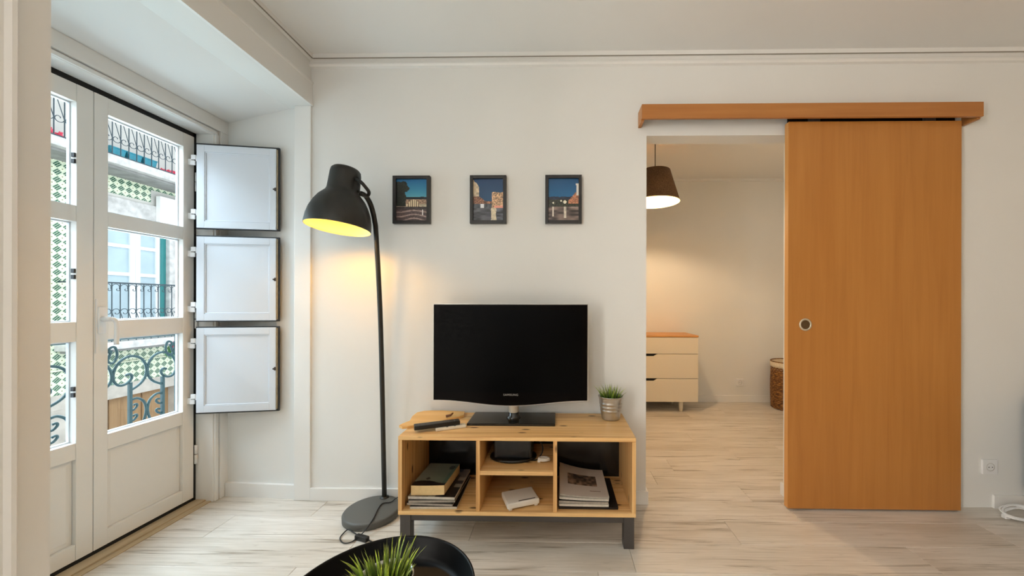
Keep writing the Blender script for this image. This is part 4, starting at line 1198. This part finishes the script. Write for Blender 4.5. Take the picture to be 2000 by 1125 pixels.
# window across the street
wi = empty('window', (FX - .1, 6.0, WZ0), hs)
gx = FX - .10
m = MB()
m.bbox(gx - .05, gx + .05, WY0, WY0 + .085, WZ0, WZ1, .004); m.bbox(gx - .05, gx + .05, WY1 - .085, WY1, WZ0, WZ1, .004); m.bbox(gx - .05, gx + .05, WY0 + .085, WY1 - .085, WZ1 - .06, WZ1, .004)
m.build('outer_frame', M['green_paint'], wi)
m = MB(); yc_ = 6.045
for a_, b_ in ((WY0 + .085, WY0 + .145), (yc_ - .075, yc_ - .003), (yc_ + .003, yc_ + .075), (WY1 - .145, WY1 - .085)): m.bbox(gx - .03, gx + .03, a_, b_, WZ0, WZ1 - .06, .004)
for z0, z1 in ((WZ0, .75), (1.545, 1.60), (2.0, 2.055), (WZ1 - .12, WZ1 - .06)):
    m.bbox(gx - .028, gx + .028, WY0 + .145, yc_ - .075, z0, z1, .004); m.bbox(gx - .028, gx + .028, yc_ + .075, WY1 - .145, z0, z1, .004)
m.build('sash', M['win_white'], wi)
for a_, b_ in ((WY0 + .145, yc_ - .075), (yc_ + .075, WY1 - .145)):
    for z0, z1 in ((.75, 1.545), (1.60, 2.0), (2.055, WZ1 - .12)): MB().box(gx - .01, gx, a_, b_, z0, z1).build('pane', M['curtain_glass'], wi)
m = MB(); sp0 = atX(283, 372, FX); sp1 = atX(347, 425, FX); m.bbox(FX + .02, FX + .10, 6.275, 6.92, 2.42, 2.955, .008); m.build('facade_panel', M['panel_white'], hs)  # plain white panel on the facade
# planks of the ground floor door
gd = empty('street_door', (FX - .15, 5.9, -2.9), hs)
yy = GY0; k = 0
while yy < GY1 - .05:
    MB().bbox(FX - .18 + .012 * (k % 3 == 0), FX - .12 + .012 * (k % 3 == 0), yy + .004, min(yy + .15, GY1), -2.9, GZ1, .006).build('plank', M['plank_out'], gd); yy += .155; k += 1
m = MB(); m.tube([(FX + .03, 4.0, .155), (FX + .03, 8.0, .155)], .012, 6); m.build('facade_cable', M['tile_cream'], hs)
# tiles
TS = .108


def clip(poly, a_, b_, c_):
    out = []
    for i in range(len(poly)):
        p_, q_ = poly[i], poly[(i + 1) % len(poly)]; dp = a_ * p_[0] + b_ * p_[1] - c_; dq = a_ * q_[0] + b_ * q_[1] - c_
        if dp <= 0: out.append(p_)
        if dp * dq < 0: s_ = dp / (dp - dq); out.append((p_[0] + (q_[0] - p_[0]) * s_, p_[1] + (q_[1] - p_[1]) * s_))
    return out


def tile_geo(mb, y0, z0, x, T_=TS):
    g = .0012; h_ = T_ / 2

    def P3(p_): return (x, y0 + h_ + p_[0] * (T_ - 2 * g), z0 + h_ + p_[1] * (T_ - 2 * g))

    def face(poly, mi):
        if len(poly) < 3: return
        mb.cur = mi; mb.add([P3(p_) for p_ in poly], [list(range(len(poly)))])
    dm = lambda r_: [(r_, 0), (0, r_), (-r_, 0), (0, -r_)]
    rs = [.5, .40, .34, .10]
    for i in range(3):
        o_, n_ = dm(rs[i]), dm(rs[i + 1])
        for k_ in range(4): face([o_[k_], o_[(k_ + 1) % 4], n_[(k_ + 1) % 4], n_[k_]], [0, 2, 0][i])
    face(dm(.10), 3)
    for cx_, cy_ in ((.5, .5), (-.5, .5), (-.5, -.5), (.5, -.5)):
        tri = [(cx_, cy_), (0, cy_), (cx_, 0)]
        if (0 - cx_) * (0 - cy_) - 0 > 0 and False: pass
        ar = (tri[1][0] - tri[0][0]) * (tri[2][1] - tri[0][1]) - (tri[2][0] - tri[0][0]) * (tri[1][1] - tri[0][1])
        if ar < 0: tri = [tri[0], tri[2], tri[1]]
        # stripes along (1, 1): bands of d = y - x, measured from the corner
        dc = cy_ - cx_; ed = [-.5, -.38, -.20, -.11, .11, .20, .38, .5]
        for i in range(7):
            pl_2 = clip(tri, 1, -1, -(dc + ed[i]) if False else 1e9)
            pl_2 = clip(pl_2, -1, 1, dc + ed[i + 1]); pl_2 = clip(pl_2, 1, -1, -(dc + ed[i]))
            face(pl_2, 1 if i % 2 == 1 else 2)
    mb.cur = 2
    a0, a1 = -.5, .5
    c_ = [P3((a0, a0)), P3((a1, a0)), P3((a1, a1)), P3((a0, a1))]; bk_ = [(x - .012, q_[1], q_[2]) for q_ in c_]
    mb.add(c_ + bk_, [(1, 0, 4, 5), (2, 1, 5, 6), (3, 2, 6, 7), (0, 3, 7, 4)])


tm = [M['tile_cream'], M['tile_green'], M['tile_pale'], M['tile_dot']]
m = MB(); tile_geo(m, 0, 0, 0); t0 = m.build('tile', tm, hs); tme = t0.data; first = True
G0Y, G0Z = 2.005, -.195


def in_rect(y_, z_, r_): return r_[0] - .01 <= y_ and y_ + TS <= r_[1] + .03 and r_[2] - .02 <= z_ and z_ + TS <= r_[3] + .03


solid = [(5.30, 6.72, WZ0 - .02, 2.79), (6.27, 6.93, 2.41, 2.96)]
rest = MB(); cnt = 0
for i in range(0, 70):
    for j in range(0, 31):
        y_ = G0Y + i * TS; z_ = G0Z + j * TS
        if any(y_ + TS > a_ + .02 and y_ < b_ - .02 and z_ + TS > c_ + .02 and z_ < d_ - .02 for a_, b_, c_, d_ in solid): continue
        seen = (4.82 < y_ < 7.05 and z_ < .45) or (4.82 < y_ < 5.35 and z_ < 3.15) or (4.82 < y_ < 7.05 and 2.6 < z_ < 3.15) or (6.6 < y_ < 7.05 and z_ < 3.15)
        if seen and cnt < 299:
            o = t0 if first else link('tile', tme, hs)
            o.location = Vector((FX, y_, z_)); first = False; cnt += 1
        else: tile_geo(rest, y_, z_, FX)
tag(rest.build('tile_cladding', tm, hs), kind='stuff')

# balconies of the house
bay = .104


def s_bay(z0, hgt, top_hook):
    pts_ = []
    zc_ = z0 + hgt / 2; r_ = bay * .42; mid = bay / 2
    r_ = bay * .47; cz_ = zc_ + hgt * .5 - r_ * 1.05; up = []
    for i in range(13):
        t_ = i / 12; q_ = r_ * (.25 + .75 * min(1, t_ * 1.7) ** .7); a_ = R(-150 + 340 * t_); up.append((mid + q_ * math.cos(a_), cz_ + q_ * math.sin(a_)))
    dn = [(2 * mid - a_, 2 * zc_ - b_) for a_, b_ in up][::-1]
    return up + dn


def rail_panel(parent, y0, n, zbot, ztop, s0, s1, hooks):
    MB().bbox(BFX - .02, BFX + .02, y0, y0 + n * bay, ztop - .022, ztop, .004).build('handrail', M['iron_dark'], parent)
    MB().bbox(BFX - .012, BFX + .012, y0, y0 + n * bay, zbot + .015, zbot + .03, .003).build('bottom_rail', M['iron_dark'], parent)
    b0 = MB(); b0.box(-.0045, .0045, -.0045, .0045, zbot, ztop - .02); bo = b0.build('baluster', M['iron_dark'], parent); bme = bo.data
    s_ = MB(); s_.tube(smooth_pts([(0, a_, b_) for a_, b_ in s_bay(s0, s1 - s0, False)], 2), .0048, 5)
    if hooks:
        s_.tube(smooth_pts([(0, a_, b_) for a_, b_ in [(0, ztop - .16)] + arc(bay / 2, ztop - .075, bay * .48, bay * .40, 180, -20, 8) + arc(bay * .70, ztop - .105, bay * .26, bay * .10, -10, -240, 6)], 2), .0045, 5)
    so = s_.build('scroll', M['iron_dark'], parent); sme = so.data
    for i in range(n + 1):
        o = bo if i == 0 else link('baluster', bme, parent); o.location = (BFX, y0 + i * bay, 0)
        if i < n:
            o = so if i == 0 else link('scroll', sme, parent); o.location = (BFX, y0 + i * bay, 0)


lb = empty('lower_balcony', (FX, 6.0, .4), hs)
MB().bbox(FX - .2, BFX + .06, 5.0, 7.05, .425, .535, .012).build('slab', M['stone'], lb)
MB().bbox(FX - .2, BFX - .04, 5.06, 6.99, .385, .4245, .005).build('slab_moulding', M['stone_under'], lb)
rail_panel(lb, 5.05, 19, .536, 1.41, .575, 1.02, True)
for yy in (5.05, 5.05 + 19 * bay): MB().bbox(FX, BFX, yy - .01, yy + .01, 1.39, 1.41, .003).build('side_rail', M['iron_dark'], lb)
ub = empty('upper_balcony', (FX, 6.0, 3.1), hs)
MB().bbox(FX - .2, BFX + .06, 3.6, 8.4, 3.135, 3.255, .012).build('slab', M['stone'], ub)
MB().bbox(FX - .2, BFX - .06, 3.66, 8.34, 3.10, 3.1345, .005).build('slab_moulding', M['stone_under'], ub)
rail_panel(ub, 3.7, 44, 3.256, 4.20, 3.46, 3.92, True)

for i, (yy, L) in enumerate(((5.50, .30), (5.72, .24), (5.90, .20))):
    y0 = 5.36 + i * .215; pz = 3.2555
    pt = tag(empty('window_box', (BFX - .09, y0, pz)), ['teal planter on upper balcony across street, nearest the door handle', 'teal planter in the middle on upper balcony across street', 'teal planter on upper balcony across street, nearest the shutters'][i], 'planter', 'teal planters on the upper balcony')
    m = MB(); m.prism([(y0 - .07, pz), (y0 + .07, pz), (y0 + .098, pz + .135), (y0 - .098, pz + .135)], 'x', BFX - .19, BFX - .03); m.build('box', M['planter'], pt)
    m = MB(); m.bbox(BFX - .197, BFX - .023, y0 - .104, y0 + .104, pz + .132, pz + .15, .004); m.build('lip', M['planter'], pt)
for yy, lab in ((4.70, 'pink flowers on upper balcony seen through the left door leaf'), (6.28, 'red pink flowers at the right of the upper balcony across street')):
    flower_bunch('balcony_flowers', Vector((BFX - .20, yy, 3.262)), 46, (.05, .16, .12), .026, lab, 'flowers on the upper balcony')
m = MB(); m.box(-7.0, -2.2, 0, 12, -3.0, -2.9); struct(m.build('street', M['street']), 'narrow street below the balcony')
